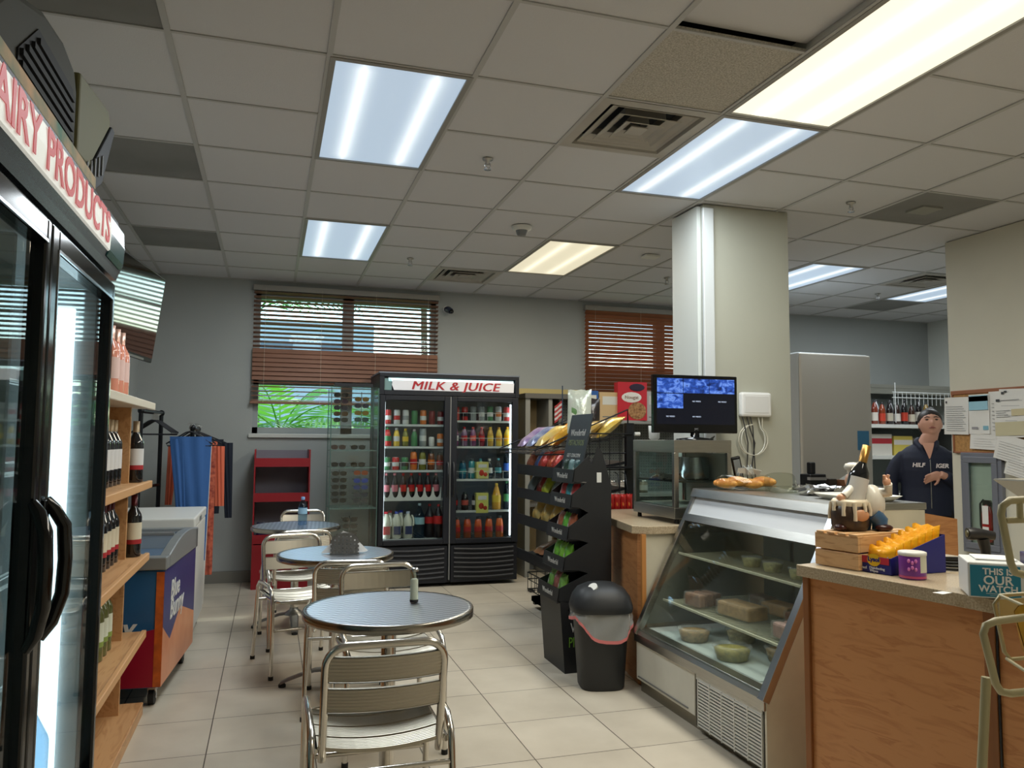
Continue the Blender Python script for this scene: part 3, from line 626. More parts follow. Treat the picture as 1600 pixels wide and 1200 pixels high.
for y0, y1, hy in ((1.105, 1.765, 1.70), (1.775, 2.44, 1.845)):
    w = .052; f = MB(); z0, z1 = .42, 1.80
    f.box(-.475, DX, y0, y0 + w, z0, z1).box(-.475, DX, y1 - w * .55, y1, z0, z1).box(-.475, DX, y0 + w, y1 - w * .55, z1 - .05, z1).box(-.475, DX, y0 + w, y1 - w * .55, z0, z0 + .05)
    d = f.build('door', GLOSSBLK, t, bevel=.006)
    f = MB(); f.box(DX - .002, DX + .002, y0 + w - .006, y0 + w, z0 + .04, z1 - .045).box(DX - .002, DX + .002, y0 + w, y1 - w * .5, z1 - .05, z1 - .044); f.build('chrome_trim', STEELB, d)
    MB().box(-.458, -.452, y0 + w - .004, y1 - w * .55 + .004, z0 + .045, z1 - .045).build('door_glass', DGLASS, d)
    ys = 1 if hy > 1.77 else -1; q = MB()
    q.tube([(DX, hy - .024 * ys, 1.235), (DX + .014, hy - .018 * ys, 1.215), (DX + .030, hy, 1.18), (DX + .034, hy + .004 * ys, 1.11), (DX + .032, hy, 1.04), (DX + .018, hy - .016 * ys, .985), (DX, hy - .028 * ys, .955)], [.010, .013, .014, .014, .014, .013, .010], 10)
    q.box(DX, DX + .006, hy - .055, hy - .02, .955, 1.235) if ys > 0 else q.box(DX, DX + .006, hy + .02, hy + .045, .955, 1.235)
    q.build('handle', GLOSSBLK, d, bevel=.002)
MB().prism([(-.47, 1.815), (-.44, 1.815), (-0.4330, 1.835), (-0.4230, 1.86), (-0.4200, 1.905), (-0.4250, 1.95), (-0.4380, 1.972), (-.44, 1.985), (-.47, 1.985)], 'y', 1.09, 2.465).build('sign_housing', mat('sign_housing', (44, 50, 60), .25, .3), t)
sg = MB().prism([(-0.4280, 1.853), (-0.4200, 1.858), (-0.4175, 1.905), (-0.4200, 1.948), (-0.4280, 1.958)], 'y', 1.10, 2.255).build('sign_panel', mat('sign_white', (222, 222, 214), .5, emit=(230, 232, 226), es=.32), t)
MB().prism([(-0.4280, 1.842), (-0.4202, 1.858), (-0.4177, 1.905), (-0.4202, 1.948), (-0.4280, 1.958)], 'y', 2.256, 2.445).build('sign_end_panel', mat('teal_end', (40, 84, 84), .2), t)
SR = mat('sign_red', (204, 48, 50), .5, emit=(204, 48, 50), es=.15)
for s_, y0_, y1_ in (('DAIRY', 1.25, 1.59), ('PRODUCTS', 1.63, 2.23)):
    o = text(s_, .112, SR, sg, T(-0.4170, 0, 1.903) @ RIGHT, bold=.0022, ext=.0006, align='LEFT'); wd = max(v.co.x for v in o.data.vertices) - min(v.co.x for v in o.data.vertices); x0_ = min(v.co.x for v in o.data.vertices); k = (y1_ - y0_) / wd
    o.matrix_local = T(-0.4170, y0_ - x0_ * k, 1.903) @ RIGHT @ Matrix.Diagonal((k, 1, 1, 1))
MB().box(-.47, -.45, 1.1, 2.455, .06, .38).build('kick_grille', BLK, t)
# contents seen through the glass
def jar(label, loc, r, h, body, lab=None, capm=None, cat='jar', name='drink_jar', group=None):
    t = thing(name, label, cat, loc, 0, group)
    MB().lathe([(0, 0), (r, 0), (r, h * .78), (r * .8, h * .86), (r * .8, h), (0, h)], 12).build('body', body, t)
    if lab: MB().lathe([(r + .0008, h * .2), (r + .0008, h * .62)], 12, cap=False).build('label_band', lab, t)
    if capm: MB().lathe([(r * .84, h * .88), (r * .84, h), (0, h + .001)], 12, cap=False).build('cap', capm, t)
    return t
CM = {}
def cm(c, r=.3): return mat('plastic_%02x%02x%02x' % c, c, r, coat=.2)
CR, CWH, CGR, CYE, COR, CBL, CBR, CDK, CPU, CTE = (190, 40, 40), (214, 214, 210), (60, 130, 80), (226, 190, 60), (220, 120, 50), (50, 90, 170), (110, 60, 30), (28, 22, 26), (120, 70, 110), (60, 140, 150)
for z, cs, nm, h, r in ((1.504, [CR, (180, 90, 70), CR, (200, 110, 90)], 'top', .13, .034), (1.274, [CBR, (170, 120, 50), (200, 110, 60), CYE], 'second', .16, .034), (1.004, [CDK, CDK, CDK, CDK, CDK], 'third', .19, .04), (.724, [CWH, (200, 210, 190), CYE, CWH], 'fourth', .17, .042)):
    for i, c in enumerate(cs):
        jar('%s jar, %s from the viewer on the %s shelf of the near dairy cooler' % ({CR: 'red', CDK: 'dark', CWH: 'white', CYE: 'yellow', CBR: 'brown'}.get(c, 'pale coloured'), ORD[i], nm), (-.66, 1.60 + i * .125 if z != 1.504 else 1.62 + i * .12, z), r, h, cm(c), cm(CWH) if c in (CDK, CR) else None, cm((120, 130, 130)))
bottle('large clear water bottle at the bottom of the near dairy cooler', (-.56, 2.26, .4345), .052, .27, WATER, cm((200, 220, 230)), None, neck=.016)
bottle('small green labelled water bottle at the bottom of the near dairy cooler', (-.60, 2.13, .4345), .034, .21, WATER, cm((190, 220, 190)), cm((90, 200, 90)), (.45, .72))
bottle('clear bottle with green label nearest the viewer in the bottom of the dairy cooler', (-.57, 2.03, .4345), .034, .21, WATER, cm((190, 220, 190)), cm((90, 200, 90)), (.2, .4))
# things on top of the cooler
tag(MB().box(-.60, -.45, 1.2, 2.2, 2.0005, 2.03).build('flat_carton', mat('carton', (206, 160, 110), .7, noise=.9, nscale=9, c2=(60, 120, 96))), 'flat tan and green carton lying on top of the near cooler', 'carton')
t = thing('cooling_unit', 'olive grey cooling machine with black grilles on top of the near cooler', 'cooling unit', (0, 0, 0)); OLV = mat('olive_plastic', (46, 46, 34), .8); OLY = mat('olive_light', (92, 90, 54), .7); GRB2 = mat('grille_black', (14, 16, 20), .8)
q = MB(); prof = [(1.70, 2.0305), (2.42, 2.0305), (2.46, 2.08), (2.46, 2.35), (2.42, 2.41), (2.30, 2.43), (2.1, 2.41), (1.85, 2.33), (1.70, 2.2)]; q.prism(prof, 'x', -1.08, -.56); q.build('body', OLV, t, bevel=.02)
q = MB()
for i in range(9): q.box(-.56, -.548, 1.92 + max(0, i - 5) * .04, 2.38, 2.07 + i * .028, 2.085 + i * .028)
q.prism([(1.91, 2.06), (2.39, 2.06), (2.39, 2.335), (2.05, 2.335), (1.91, 2.22)], 'x', -.562, -.556); q.build('side_grille', GRB2, t)
q = MB(); q.prism([(2.461, 2.18), (2.461, 2.42), (2.86, 2.47), (2.90, 2.43), (2.62, 2.19)], 'x', -1.05, -.555); q.build('hood', OLY, t, bevel=.008)
q = MB(); q.prism([(2.462, 2.10), (2.462, 2.178), (2.62, 2.188), (2.90, 2.428), (2.95, 2.43), (2.78, 2.19), (2.6, 2.10)], 'x', -1.05, -.550); q.build('outlet_grille', mat('grille_navy', (20, 24, 34), .7), t, bevel=.004)
for i in range(6): MB().box(-.549, -.545, 2.50 + i * .05, 2.508 + i * .05, 2.11 + i * .02, 2.165 + i * .022).build('outlet_slat', GREY, t)

# ================================================================ ICE CREAM FREEZER AND WHITE FREEZER
t = thing('ice_cream_freezer', 'blue and red ice cream chest freezer with glass lid beside the wine shelf', 'freezer', (-.50, 4.40, 0), -math.radians(4.5)); L = .90
IB = mat('freezer_blue', (30, 88, 134), .3, noise=.12, nscale=4); IR = mat('freezer_red', (150, 14, 46), .3); IO = mat('freezer_orange', (216, 104, 34), .35, noise=.5, nscale=14, c2=(150, 70, 30)); IN = mat('freezer_indigo', (44, 52, 112), .3)
MB().box(-.64, 0, 0, L, .10, .69).build('body', IB, t, bevel=.006)
q = MB().prism([(-.64, .105), (0, .105), (0, .40), (-.14, .37), (-.64, .24)], 'y', -.003, .0); q.build('red_front_panel', IR, t)
q = MB().box(-.035, .002, -.004, .0, .105, .68); q.build('orange_corner_strip', IO, t)
MB().prism([(.0, .105), (L, .105), (L, .30), (.45, .42), (.18, .30), (0, .40)], 'x', .0005, .003).build('orange_side_panel', mat('side_orange', (214, 150, 110), .35, noise=.3, nscale=5, c2=(196, 120, 80)), t)
MB().prism([(0.0, .40), (.18, .30), (.45, .42), (L, .30), (L, .685), (0, .685)], 'x', .0005, .0032).build('indigo_side_panel', IN, t)
text('Blue', .10, WHT, t, T(-.33, -.004, .50) @ FRONT, bold=.003, shear=.25); text('Bunny', .13, WHT, t, T(-.30, -.004, .40) @ FRONT, bold=.003, shear=.25)
text('ICE CREAM', .03, WHT, t, T(-.22, -.004, .33) @ FRONT, bold=.001)
text('Blue', .14, WHT, t, T(.0045, .28, .55) @ RIGHT, bold=.002, shear=.25); text('Bunny', .15, WHT, t, T(.0045, .34, .45) @ RIGHT, bold=.002, shear=.25)
RIM = mat('freezer_rim', (138, 142, 142), .35, .3)
def topz(v): return .755 + .05 * v + .045 * math.sin(PI * min(1, v * 1.0))
q = MB(); q.prism([(-.65, .69), (.012, .69), (.012, .755), (-.65, .755)], 'y', -.012, .07)
for x0, x1 in ((-.65, -.60), (-.04, .012)): q.prism([(.07, .69), (L, .69)] + [(.07 + (L - .07) * (1 - k / 10), topz(1 - k / 10)) for k in range(11)], 'x', x0, x1)
q.prism([(-.65, .69), (.012, .69), (.012, .81), (-.65, .81)], 'y', L - .06, L + .012); q.build('rim', RIM, t, bevel=.006)
q = MB(); q.surf(lambda u, v: (-.60 + .56 * u, .07 + (L - .13) * v, topz(v) - .008), 2, 12); q.build('glass_lid', mat('lid_glass', (150, 170, 190), .05, alpha=.35, coat=1), t)
MB().box(-.6, -.04, .43, .455, topz(.45) - .006, topz(.45) + .008).build('lid_handle', RIM, t)
q = MB(); q.box(-.60, -.04, .06, L - .06, .55, .56); q.build('basket_floor', WHT, t)
for i in range(9):
    o = MB().box(0, .13, 0, .16, 0, .03); c = [(180, 60, 80), (60, 80, 150), (200, 200, 210)][i % 3]
    tag(o.build('ice_cream_pack', cm(c), M=T(-1.05 + (i % 3) * .17, 4.56 + (i // 3) * .22, .565)), '%s ice cream pack under the freezer glass, %s row from the front' % (['pink', 'blue', 'white'][i % 3], ORD[i // 3]), 'ice cream')
def caster(parent, x, y):
    o = MB().cyl((x - .014, y, .042), (x + .014, y, .042), .042, 18).build('wheel', RUB, parent); q = MB().box(x - .02, x + .02, y - .02, y + .03, .07, .10).box(x - .02, x - .016, y - .012, y + .012, .035, .08).box(x + .016, x + .02, y - .012, y + .012, .035, .08); q.cyl((x - .021, y, .042), (x + .021, y, .042), .014, 10); q.build('bracket', STEELB, o)
for x in (-.05, -.58):
    for y in (.07, L - .07): caster(t, x, y)
t = thing('chest_freezer', 'white chest freezer behind the ice cream freezer', 'freezer', (0, 0, 0))
MB().box(-1.12, -.455, 5.46, 6.40, .09, .78).build('body', WHT, t, bevel=.008); MB().box(-1.125, -.45, 5.455, 6.405, .785, .85).build('lid', WHT, t, bevel=.01); 
MB().box(-.45, -.447, 5.8, 5.95, .80, .83).build('badge', GREY, t)
for x in (-.5, -1.05):
    for y in (5.55, 6.3): caster(t, x, y)

# ================================================================ MILK AND JUICE COOLER
t = thing('juice_cooler', 'black double glass door drinks cooler against the back wall with a red lettered sign', 'cooler'); FY0 = 7.25
b = MB(); b.box(.955, .985, FY0 + .04, 7.915, .03, 1.985).box(2.285, 2.315, FY0 + .04, 7.915, .03, 1.985).box(.985, 2.285, 7.9, 7.915, .03, 1.985).box(.985, 2.285, FY0 + .04, 7.9, 1.80, 1.985).box(.985, 2.285, FY0 + .06, 7.9, .03, .385)
b.box(.955, 2.315, FY0, FY0 + .04, 1.955, 1.99).box(.955, 1.0, FY0, FY0 + .04, 1.785, 1.955).box(2.275, 2.315, FY0, FY0 + .04, 1.785, 1.955).box(1.0, 2.275, FY0, FY0 + .04, 1.785, 1.825)
b.build('cabinet', NAVYBLK, t, bevel=.004)
MB().box(.95, 2.32, FY0 - .003, 7.915, 1.988, 2.0).build('top_edge', mat('top_edge', (120, 128, 140), .4, .5), t)
b = MB(); b.box(.987, 2.283, 7.88, 7.899, .39, 1.79).box(.987, .995, FY0 + .06, 7.88, .39, 1.79).box(2.275, 2.283, FY0 + .06, 7.88, .39, 1.79).box(.995, 2.275, FY0 + .06, 7.88, 1.775, 1.795).box(.995, 2.275, FY0 + .06, 7.88, .387, .40); b.build('lining', mat('lining_grey', (120, 126, 130), .5), t)
for x in (1.012, 2.252): MB().box(x - .009, x + .009, FY0 + .062, FY0 + .08, .45, 1.72).build('light_strip', mat('led_strip2', (240, 250, 255), .4, emit=(230, 242, 250), es=4.5), t)
MB().box(1.6, 1.67, FY0 + .05, FY0 + .09, .39, 1.79).build('centre_post', NAVYBLK, t)
MB().box(1.04, 2.26, FY0 + .02, FY0 + .03, 1.915, 1.945).build('sign_tube', mat('sign_tube', (230, 250, 250), .4, emit=(205, 240, 240), es=1.6), t)
sg = MB().prism([(1.075, 1.925), (2.265, 1.925), (2.26, 1.832), (1.09, 1.832), (1.07, 1.88)], 'y', FY0 + .008, FY0 + .014).build('sign_panel', mat('sign_white2', (206, 206, 208), .5, emit=(200, 200, 206), es=.25), t)
MB().box(1.0, 1.07, FY0 + .02, FY0 + .04, 1.83, 1.94).build('sign_bracket', mat('teal_grey', (120, 150, 150), .4, .4), t)
for k_ in (-1, 0, 1): text('MILK & JUICE', .112, mat('sign_red2', (176, 34, 44), .5), sg, T(1.68 + .0032 * k_, FY0 + .0045 - .0016 * k_, 1.876) @ FRONT, shear=.22, sx=1.26, space=1.06)
for x0, x1, k in ((.962, 1.628, 0), (1.642, 2.308, 1)):
    f = MB(); wl_, wr_ = (.05, .055) if k == 0 else (.055, .06); z0, z1 = .395, 1.782
    f.box(x0, x0 + wl_, FY0, FY0 + .045, z0, z1).box(x1 - wr_, x1, FY0, FY0 + .045, z0, z1).box(x0 + wl_, x1 - wr_, FY0, FY0 + .045, z1 - .045, z1).box(x0 + wl_, x1 - wr_, FY0, FY0 + .045, z0, z0 + .045)
    d = f.build('door', NAVYBLK, t, bevel=.004); MB().box(x0 + wl_, x1 - wr_, FY0 + .02, FY0 + .026, z0 + .045, z1 - .045).build('door_glass', glass('front_glass', (236, 240, 240), .25), d)
    hx = x1 - .02 if k == 0 else x0 + .02
    MB().tube([(hx, FY0, 1.16), (hx, FY0 - .03, 1.14), (hx, FY0 - .035, 1.0), (hx, FY0 - .03, .86), (hx, FY0, .84)], .009, 8).build('handle', BLK, d)
    q = MB(); q.box(x0 + .01, x1 - .01, FY0 + .012, FY0 + .04, .035, .375)
    for i in range(7):
        zz = .33 - i * .043
        q.surf(lambda u, v, zz=zz: (x0 + .04 + (x1 - x0 - .08) * u, FY0 + .012 - .012 * math.sin(PI * v), zz - .012 * math.sin(PI * u) + .028 * v), 12, 4)
    q.build('louvred_panel', NAVYBLK, t, bevel=.002)
MB().box(1.629, 1.641, FY0 + .005, FY0 + .04, .06, 1.78).build('centre_strip', GREY, t)
SHL = [1.516, 1.308, 1.085, .817, .447]; SHR = [1.56, 1.312, .998, .698, .43]
NM = ['top', 'second', 'third', 'fourth', 'bottom']
for side, zs, x0, x1 in (('l', SHL, .998, 1.60), ('r', SHR, 1.675, 2.27)):
    for z in zs:
        q = MB(); q.box(x0, x1, FY0 + .075, FY0 + .088, z - .022, z - .002)
        for i in range(16): xx = x0 + .01 + (x1 - x0 - .02) * i / 15; q.cyl((xx, FY0 + .085, z - .005), (xx, 7.87, z - .005), .0025, 5)
        q.build('wire_shelf', WIRE, t)
def fence(x0, x1, z, h, n=8):
    q = MB(); y = FY0 + .07; q.cyl((x0, y, z + h), (x1, y, z + h), .0025, 6)
    for i in range(n): q.cyl((x0 + (x1 - x0) * i / (n - 1), y, z), (x0 + (x1 - x0) * i / (n - 1), y, z + h), .002, 5)
    q.build('shelf_guard', WIRE, t)
fence(1.01, 1.59, SHL[2], .07); fence(1.69, 2.26, SHR[0], .07); fence(1.69, 2.26, SHR[1], .075); fence(1.69, 2.26, SHR[2], .07)
# scalloped bottle rack front
q = MB()
for i in range(7):
    cx = 1.05 + i * .079
    for sgn in (-1, 1):
        pts = [(cx + sgn * .0395, SHL[3] - .02), (cx + sgn * .0395, SHL[3] + .105), (cx + sgn * .034, SHL[3] + .105)] + [(cx + sgn * .032 * math.cos(a * PI / 2), SHL[3] + .095 - .085 * math.sin(a * PI / 2)) for a in [k / 6 for k in range(7)]] + [(cx, SHL[3] - .02)]
        q.prism(pts if sgn > 0 else pts[::-1], 'y', FY0 + .068, FY0 + .072)
q.build('scalloped_rack', WHT, t)
def cname(c):
    if c == 'clear': return 'clear'
    import colorsys
    h, l, sat = colorsys.rgb_to_hls(*[v / 255 for v in c])
    if l < .16: return 'dark'
    if sat < .15: return 'white' if l > .75 else 'grey'
    if h < .03 or h > .93: return 'red'
    if h < .11: return 'orange' if l > .4 else 'brown'
    return 'yellow' if h < .19 else 'green' if h < .45 else 'teal' if h < .55 else 'blue' if h < .7 else 'purple'
def shelfrow(door, row, xs, specs, y=FY0 + .125):
    z = (SHL if door == 'left' else SHR)[row] - .0015
    for i, (kind, c, lab, h, r) in enumerate(specs):
        x = xs[0] + (xs[1] - xs[0]) * i / max(1, len(specs) - 1)
        lb = '%s %s, %s from left, %s shelf, %s door of the juice cooler' % (cname(c), {'can': 'can', 'bot': 'bottle', 'jar': 'jar', 'big': 'large bottle'}[kind], ORD[i], NM[row], door)
        lm = cm(lab) if lab else None
        if kind == 'can':
            o = thing('drink_can', lb, 'can', (x, y, z)); MB().lathe([(r * .85, 0), (r, .006), (r, h - .008), (r * .85, h)], 12).build('can_body', cm(c), o)
            MB().lathe([(0, h + .001), (r * .8, h + .001), (r * .83, h + .004)], 12, cap=False).build('can_lid', STEELB, o)
            if lm: MB().lathe([(r + .0006, h * .3), (r + .0006, h * .6)], 12, cap=False).build('label_band', lm, o)
        else:
            body = WATER if c == 'clear' else cm(c, .1)
            bottle(lb, (x, y, z), r, h, body, cm(lab or CWH) if kind != 'jar' else cm((60, 70, 70)), lm, (.28, .55), neck=.012 if kind == 'bot' else .02 if kind == 'jar' else .014, sh=.6 if kind != 'big' else .5, n=12)
GRY = (150, 156, 156); OLVC = (120, 120, 50)
shelfrow('left', 0, (1.055, 1.56), [('can', CR, CWH, .135, .031), ('can', CWH, CR, .135, .031), ('can', CWH, GRY, .135, .031), ('can', CGR, None, .13, .031), ('can', COR, CWH, .135, .031), ('can', (120, 20, 30), None, .13, .031), ('can', (120, 20, 30), CWH, .125, .031)])
shelfrow('left', 1, (1.055, 1.56), [('big', CR, CGR, .175, .036), ('bot', CYE, CWH, .17, .030), ('bot', OLVC, CYE, .165, .030), ('bot', CGR, None, .16, .030), ('can', GRY, CWH, .17, .034), ('can', CWH, None, .09, .028), ('can', COR, CWH, .12, .031)])
shelfrow('left', 2, (1.05, 1.56), [('can', CGR, CWH, .118, .033), ('can', CR, CWH, .118, .033), ('can', CGR, CDK, .118, .033), ('jar', COR, CR, .19, .034), ('jar', OLVC, CWH, .185, .034), ('jar', CBR, COR, .175, .034), ('jar', CBR, CR, .16, .034)])
shelfrow('left', 3, (1.05, 1.524), [('bot', CDK, CR if i not in (0, 1, 6) else (206, 120, 130), .235, .032) for i in range(7)])
shelfrow('right', 0, (1.715, 2.225), [('can', CR, None, .13, .032), ('can', CR, CDK, .13, .032), ('can', GRY, None, .135, .031), ('can', GRY, CWH, .135, .031), ('can', CGR, CWH, .14, .031), ('can', CWH, COR, .14, .031), ('can', CR, CWH, .135, .033)])
shelfrow('right', 1, (1.71, 2.235), [('bot', CPU, CWH, .185, .031), ('bot', (130, 100, 130), CR, .185, .031), ('bot', CPU, (230, 100, 90), .185, .031), ('bot', (120, 20, 40), CR, .185, .031), ('bot', (190, 150, 60), CYE, .185, .031), ('bot', CYE, (210, 150, 40), .185, .031), ('bot', CYE, (250, 180, 30), .19, .034)])
shelfrow('right', 2, (1.70, 2.24), [('bot', 'clear', CGR, .19, .026), ('jar', (40, 100, 130), CTE, .17, .036), ('jar', CTE, CWH, .19, .034), ('bot', (150, 190, 170), CTE, .19, .03), ('bot', 'clear', CWH, .19, .033), ('bot', 'clear', CTE, .195, .033), ('big', 'clear', CBL, .27, .036)], y=FY0 + .15)
shelfrow('right', 3, (1.71, 2.24), [('jar', CDK, CR, .17, .036), ('jar', CDK, (190, 80, 70), .17, .036), ('jar', CDK, CWH, .165, .036), ('jar', CGR, None, .17, .03), ('big', (216, 160, 50), CYE, .25, .044), ('big', 'clear', CGR, .27, .036)], y=FY0 + .15)
shelfrow('right', 4, (1.73, 2.16), [('jar', (196, 80, 40), CR, .20, .038), ('jar', (200, 84, 40), CR, .20, .038), ('jar', (206, 90, 40), CR, .20, .038), ('jar', (214, 96, 40), CR, .20, .038), ('jar', (226, 106, 40), CR, .205, .038)])
MB().box(1.69, 2.21, FY0 + .066, FY0 + .07, .43, .50).build('clear_bin_front', GLASS, t)
def carton(lb, x, z, w, h, c, c2):
    o = thing('juice_carton', lb, 'carton', (x, FY0 + .09, z)); MB().box(-w / 2, w / 2, -.02, .05, 0, h).build('carton_body', cm(c, .4), o); q = MB(); q.ball((-.01, -.0205, h * .35), (.026, .003, .03), 12, 8); q.ball((.03, -.0205, h * .25), (.02, .003, .02), 12, 8); q.build('fruit_print', cm(c2, .4), o)
    MB().box(-w * .35, w * .35, -.0215, -.02, h * .66, h * .86).build('title_print', cm(CWH), o)
carton('fruit printed juice carton standing mid shelf behind the right door', 1.97, .9985, .12, .16, (206, 200, 120), (190, 60, 40))
carton('yellow juice carton with apple print, right door, fourth shelf', 1.97, .67, .12, .19, (210, 206, 110), (170, 50, 30))
def jug(lb, x, y, lab, capc):
    o = thing('milk_jug', lb, 'milk jug', (x, y, .4455)); q = MB(); HH = .24
    vs = [(.045, 0), (.05, .01), (.05, .14), (.042, .18), (.02, .215), (.016, .235)]
    q.lathe(vs, 8, sx=.95, sy=1.1); q.build('jug_body', mat('milk', (216, 216, 198), .35), o)
    MB().tube([(.03, -.035, .215), (.042, -.05, .19), (.045, -.058, .15), (.042, -.055, .12)], .008, 6).build('jug_handle', mat('milk', (216, 216, 198), .35), o)
    MB().lathe([(.019, .228), (.019, .248), (0, .249)], 12).build('cap', cm(capc), o); MB().box(-.032, .032, -.0575, -.05, .04, .115).build('label_band', cm(lab, .5), o)
jug('milk jug with red label and cap, first from left, juice cooler', 1.055, 7.385, (170, 60, 60), (210, 40, 60)); jug('milk jug with navy label, second from left, front row', 1.155, 7.385, (50, 60, 100), (60, 80, 170)); jug('milk jug with navy label, third from left, front row', 1.262, 7.385, (50, 60, 100), (190, 200, 220))
jug('milk jug with red cap in the back row', 1.11, 7.50, (170, 60, 60), (190, 40, 60)); jug('milk jug with blue cap in the back row', 1.215, 7.50, (50, 60, 100), (40, 60, 170))
bottle('large clear water bottle beside the milk jugs', (1.37, 7.38, .4455), .05, .32, WATER, cm((180, 210, 220)), mat('wl', (150, 190, 200), .4), (.4, .6)); bottle('large dark cola bottle with red label at the left of two', (1.475, 7.42, .4455), .05, .31, cm(CDK, .08), cm(CR), cm(CR), (.42, .62)); bottle('large dark cola bottle with red label at the right of two', (1.55, 7.36, .4455), .048, .31, cm(CDK, .08), cm(CR), cm((200, 40, 40)), (.42, .66))

# ================================================================ SUNGLASSES CABINET
t = thing('glass_cabinet', 'tall narrow glass cabinet full of sunglasses left of the juice cooler', 'display cabinet'); cx0, cx1, cy0, cy1 = .50, .925, 7.02, 7.40
MB().box(cx0, cx1, cy0, cy1, 0, .08).build('base', BLK, t); MB().box(cx0 + .03, cx1 - .06, cy0, cy0 + .12, 1.835, 1.865).build('top_bar', BLK, t)
MB().box(cx0, cx1, cy0, cy1, 1.826, 1.834).build('top_glass', GGLASS, t)
for a in ((cx0, cx0 + .005, cy0, cy1), (cx1 - .005, cx1, cy0, cy1), (cx0 + .006, cx1 - .006, cy1 - .005, cy1), (cx0 + .006, cx1 - .006, cy0, cy0 + .005)): MB().box(a[0], a[1], a[2], a[3], .08, 1.825).build('glass_wall', GGLASS, t)
q = MB()
for x in (cx0 + .006, cx1 - .006):
    for y in (cy0 + .006, cy1 - .006): q.box(x - .004, x + .004, y - .004, y + .004, .08, 1.826)
q.build('corner_posts', mat('green_edge', (70, 96, 92), .3), t)
for z in (1.49, 1.118, .758, .379): MB().box(cx0 + .008, cx1 - .008, cy0 + .008, cy1 - .008, z - .004, z + .002).build('glass_shelf', mat('shelf_glass', (120, 150, 144), .1, alpha=.55), t)
for x, z0, z1 in ((.60, 1.492, 1.80), (.785, 1.492, 1.80), (.60, .76, 1.09), (.79, .76, 1.09), (.70, .381, .68)): MB().cyl((x, 7.2, z0), (x, 7.2, z1), .004, 6).build('display_rod', STEELB, t)
LENSD = mat('dark_lens', (16, 18, 24), .06, coat=1)
def shades(lb, x, z, c=(16, 18, 24), y=7.16, fc=(30, 28, 30), group=None):
    o = thing('sunglasses', lb, 'sunglasses', (x, y, z), 0, group); lm = LENSD if c == (16, 18, 24) else mat('lens_%02x%02x%02x' % c, c, .08, coat=1)
    for s in (-1, 1):
        pts = [(s * .034 + .031 * math.copysign(abs(math.cos(a)) ** .8, math.cos(a)), .021 * math.copysign(abs(math.sin(a)) ** .8, math.sin(a)) - .003) for a in [2 * PI * k / 14 for k in range(14)]]
        MB().prism(pts, 'y', -.002, .002).build('lens', lm, o)
    q = MB(); q.tube([(-.008, 0, .006), (0, -.002, .010), (.008, 0, .006)], .0025, 6); 
    for s in (-1, 1): q.tube([(s * .064, 0, .010), (s * .07, .01, .010), (s * .066, .10, .006)], .0025, 6)
    q.build('frame', mat('frame_%02x%02x%02x' % fc, fc, .2, .6), o); return o
rows = [('upper left column', .60, [1.77, 1.712, 1.655, 1.60, 1.545], [(24, 24, 40), (60, 30, 60), (30, 30, 50), (70, 50, 30), (20, 30, 30)]), ('upper right column', .785, [1.735, 1.675, 1.61, 1.55], [(120, 90, 30), (30, 34, 60), (110, 90, 30), (30, 60, 60)]),
        ('middle left column', .60, [1.065, 1.005, .945, .885, .825], [(16, 18, 24)] * 5), ('middle right column', .79, [1.07, 1.00, .94, .875, .82], [(190, 90, 40), (30, 60, 160), (30, 50, 120), (40, 44, 60), (60, 60, 66)])]
for nm, x, zs, cs in rows:
    for i, (z, c) in enumerate(zip(zs, cs)): shades('%s tinted sunglasses, %s from the top in the %s of the cabinet' % ('orange' if c[0] > 150 else 'blue' if c[2] > 100 else 'amber' if c[0] > 60 and c[2] < 40 else 'dark', ORD[i], nm), x, z, c)
for lb, x, z, c in (('round sunglasses lying alone on the empty middle shelf, left', .585, 1.30, (70, 50, 50)), ('wavy framed sunglasses on the empty middle shelf, right', .76, 1.30, (16, 18, 24)), ('dark sunglasses lying on the third glass shelf, left', .59, 1.145, (20, 22, 30)), ('dark sunglasses lying on the third glass shelf, right', .76, 1.145, (20, 20, 26)),
                    ('dark sunglasses, top of the bottom column', .70, .655, (16, 18, 24)), ('dark sunglasses, second in the bottom column', .70, .595, (16, 18, 24)), ('dark sunglasses, third in the bottom column', .70, .535, (24, 22, 30))): shades(lb, x, z, c)
MB().box(cx0 + .008, cx1 - .008, cy0 + .008, cy1 - .008, 1.266, 1.272).build('glass_shelf', MC['shelf_glass'], t)
# ================================================================ SNACK RACK (faces the cafe)
RB = mat('rack_black', (24, 26, 30), .4, .3)
t = thing('snack_rack', 'black wire snack rack with sloping trays beside the juice cooler', 'display rack')
RX, RY0, RY1 = 1.96, 5.25, 6.15
for y in (RY0, RY1): MB().box(2.50, 2.56, y - .02, y + .02, .03, 1.50).box(2.10, 2.51, y - .02, y + .02, .03, .08).build('upright', RB, t); MB().box(2.08, 2.56, RY0, RY1, .06, .10).build('base', RB, t)
TR = [(1.12, .05), (.93, .05), (.72, .05), (.44, .04)]
for z, dz in TR:
    q = MB(); q.add([(RX, RY0, z), (RX, RY1, z), (2.5, RY1, z + .10), (2.5, RY0, z + .10), (RX, RY0, z - .02), (RX, RY1, z - .02), (2.5, RY1, z + .08), (2.5, RY0, z + .08)], [(0, 3, 2, 1), (4, 5, 6, 7), (0, 1, 5, 4), (1, 2, 6, 5), (2, 3, 7, 6), (3, 0, 4, 7)])
    q.box(RX - .008, RX, RY0, RY1, z - .025, z + .055); q.build('tray', RB, t)
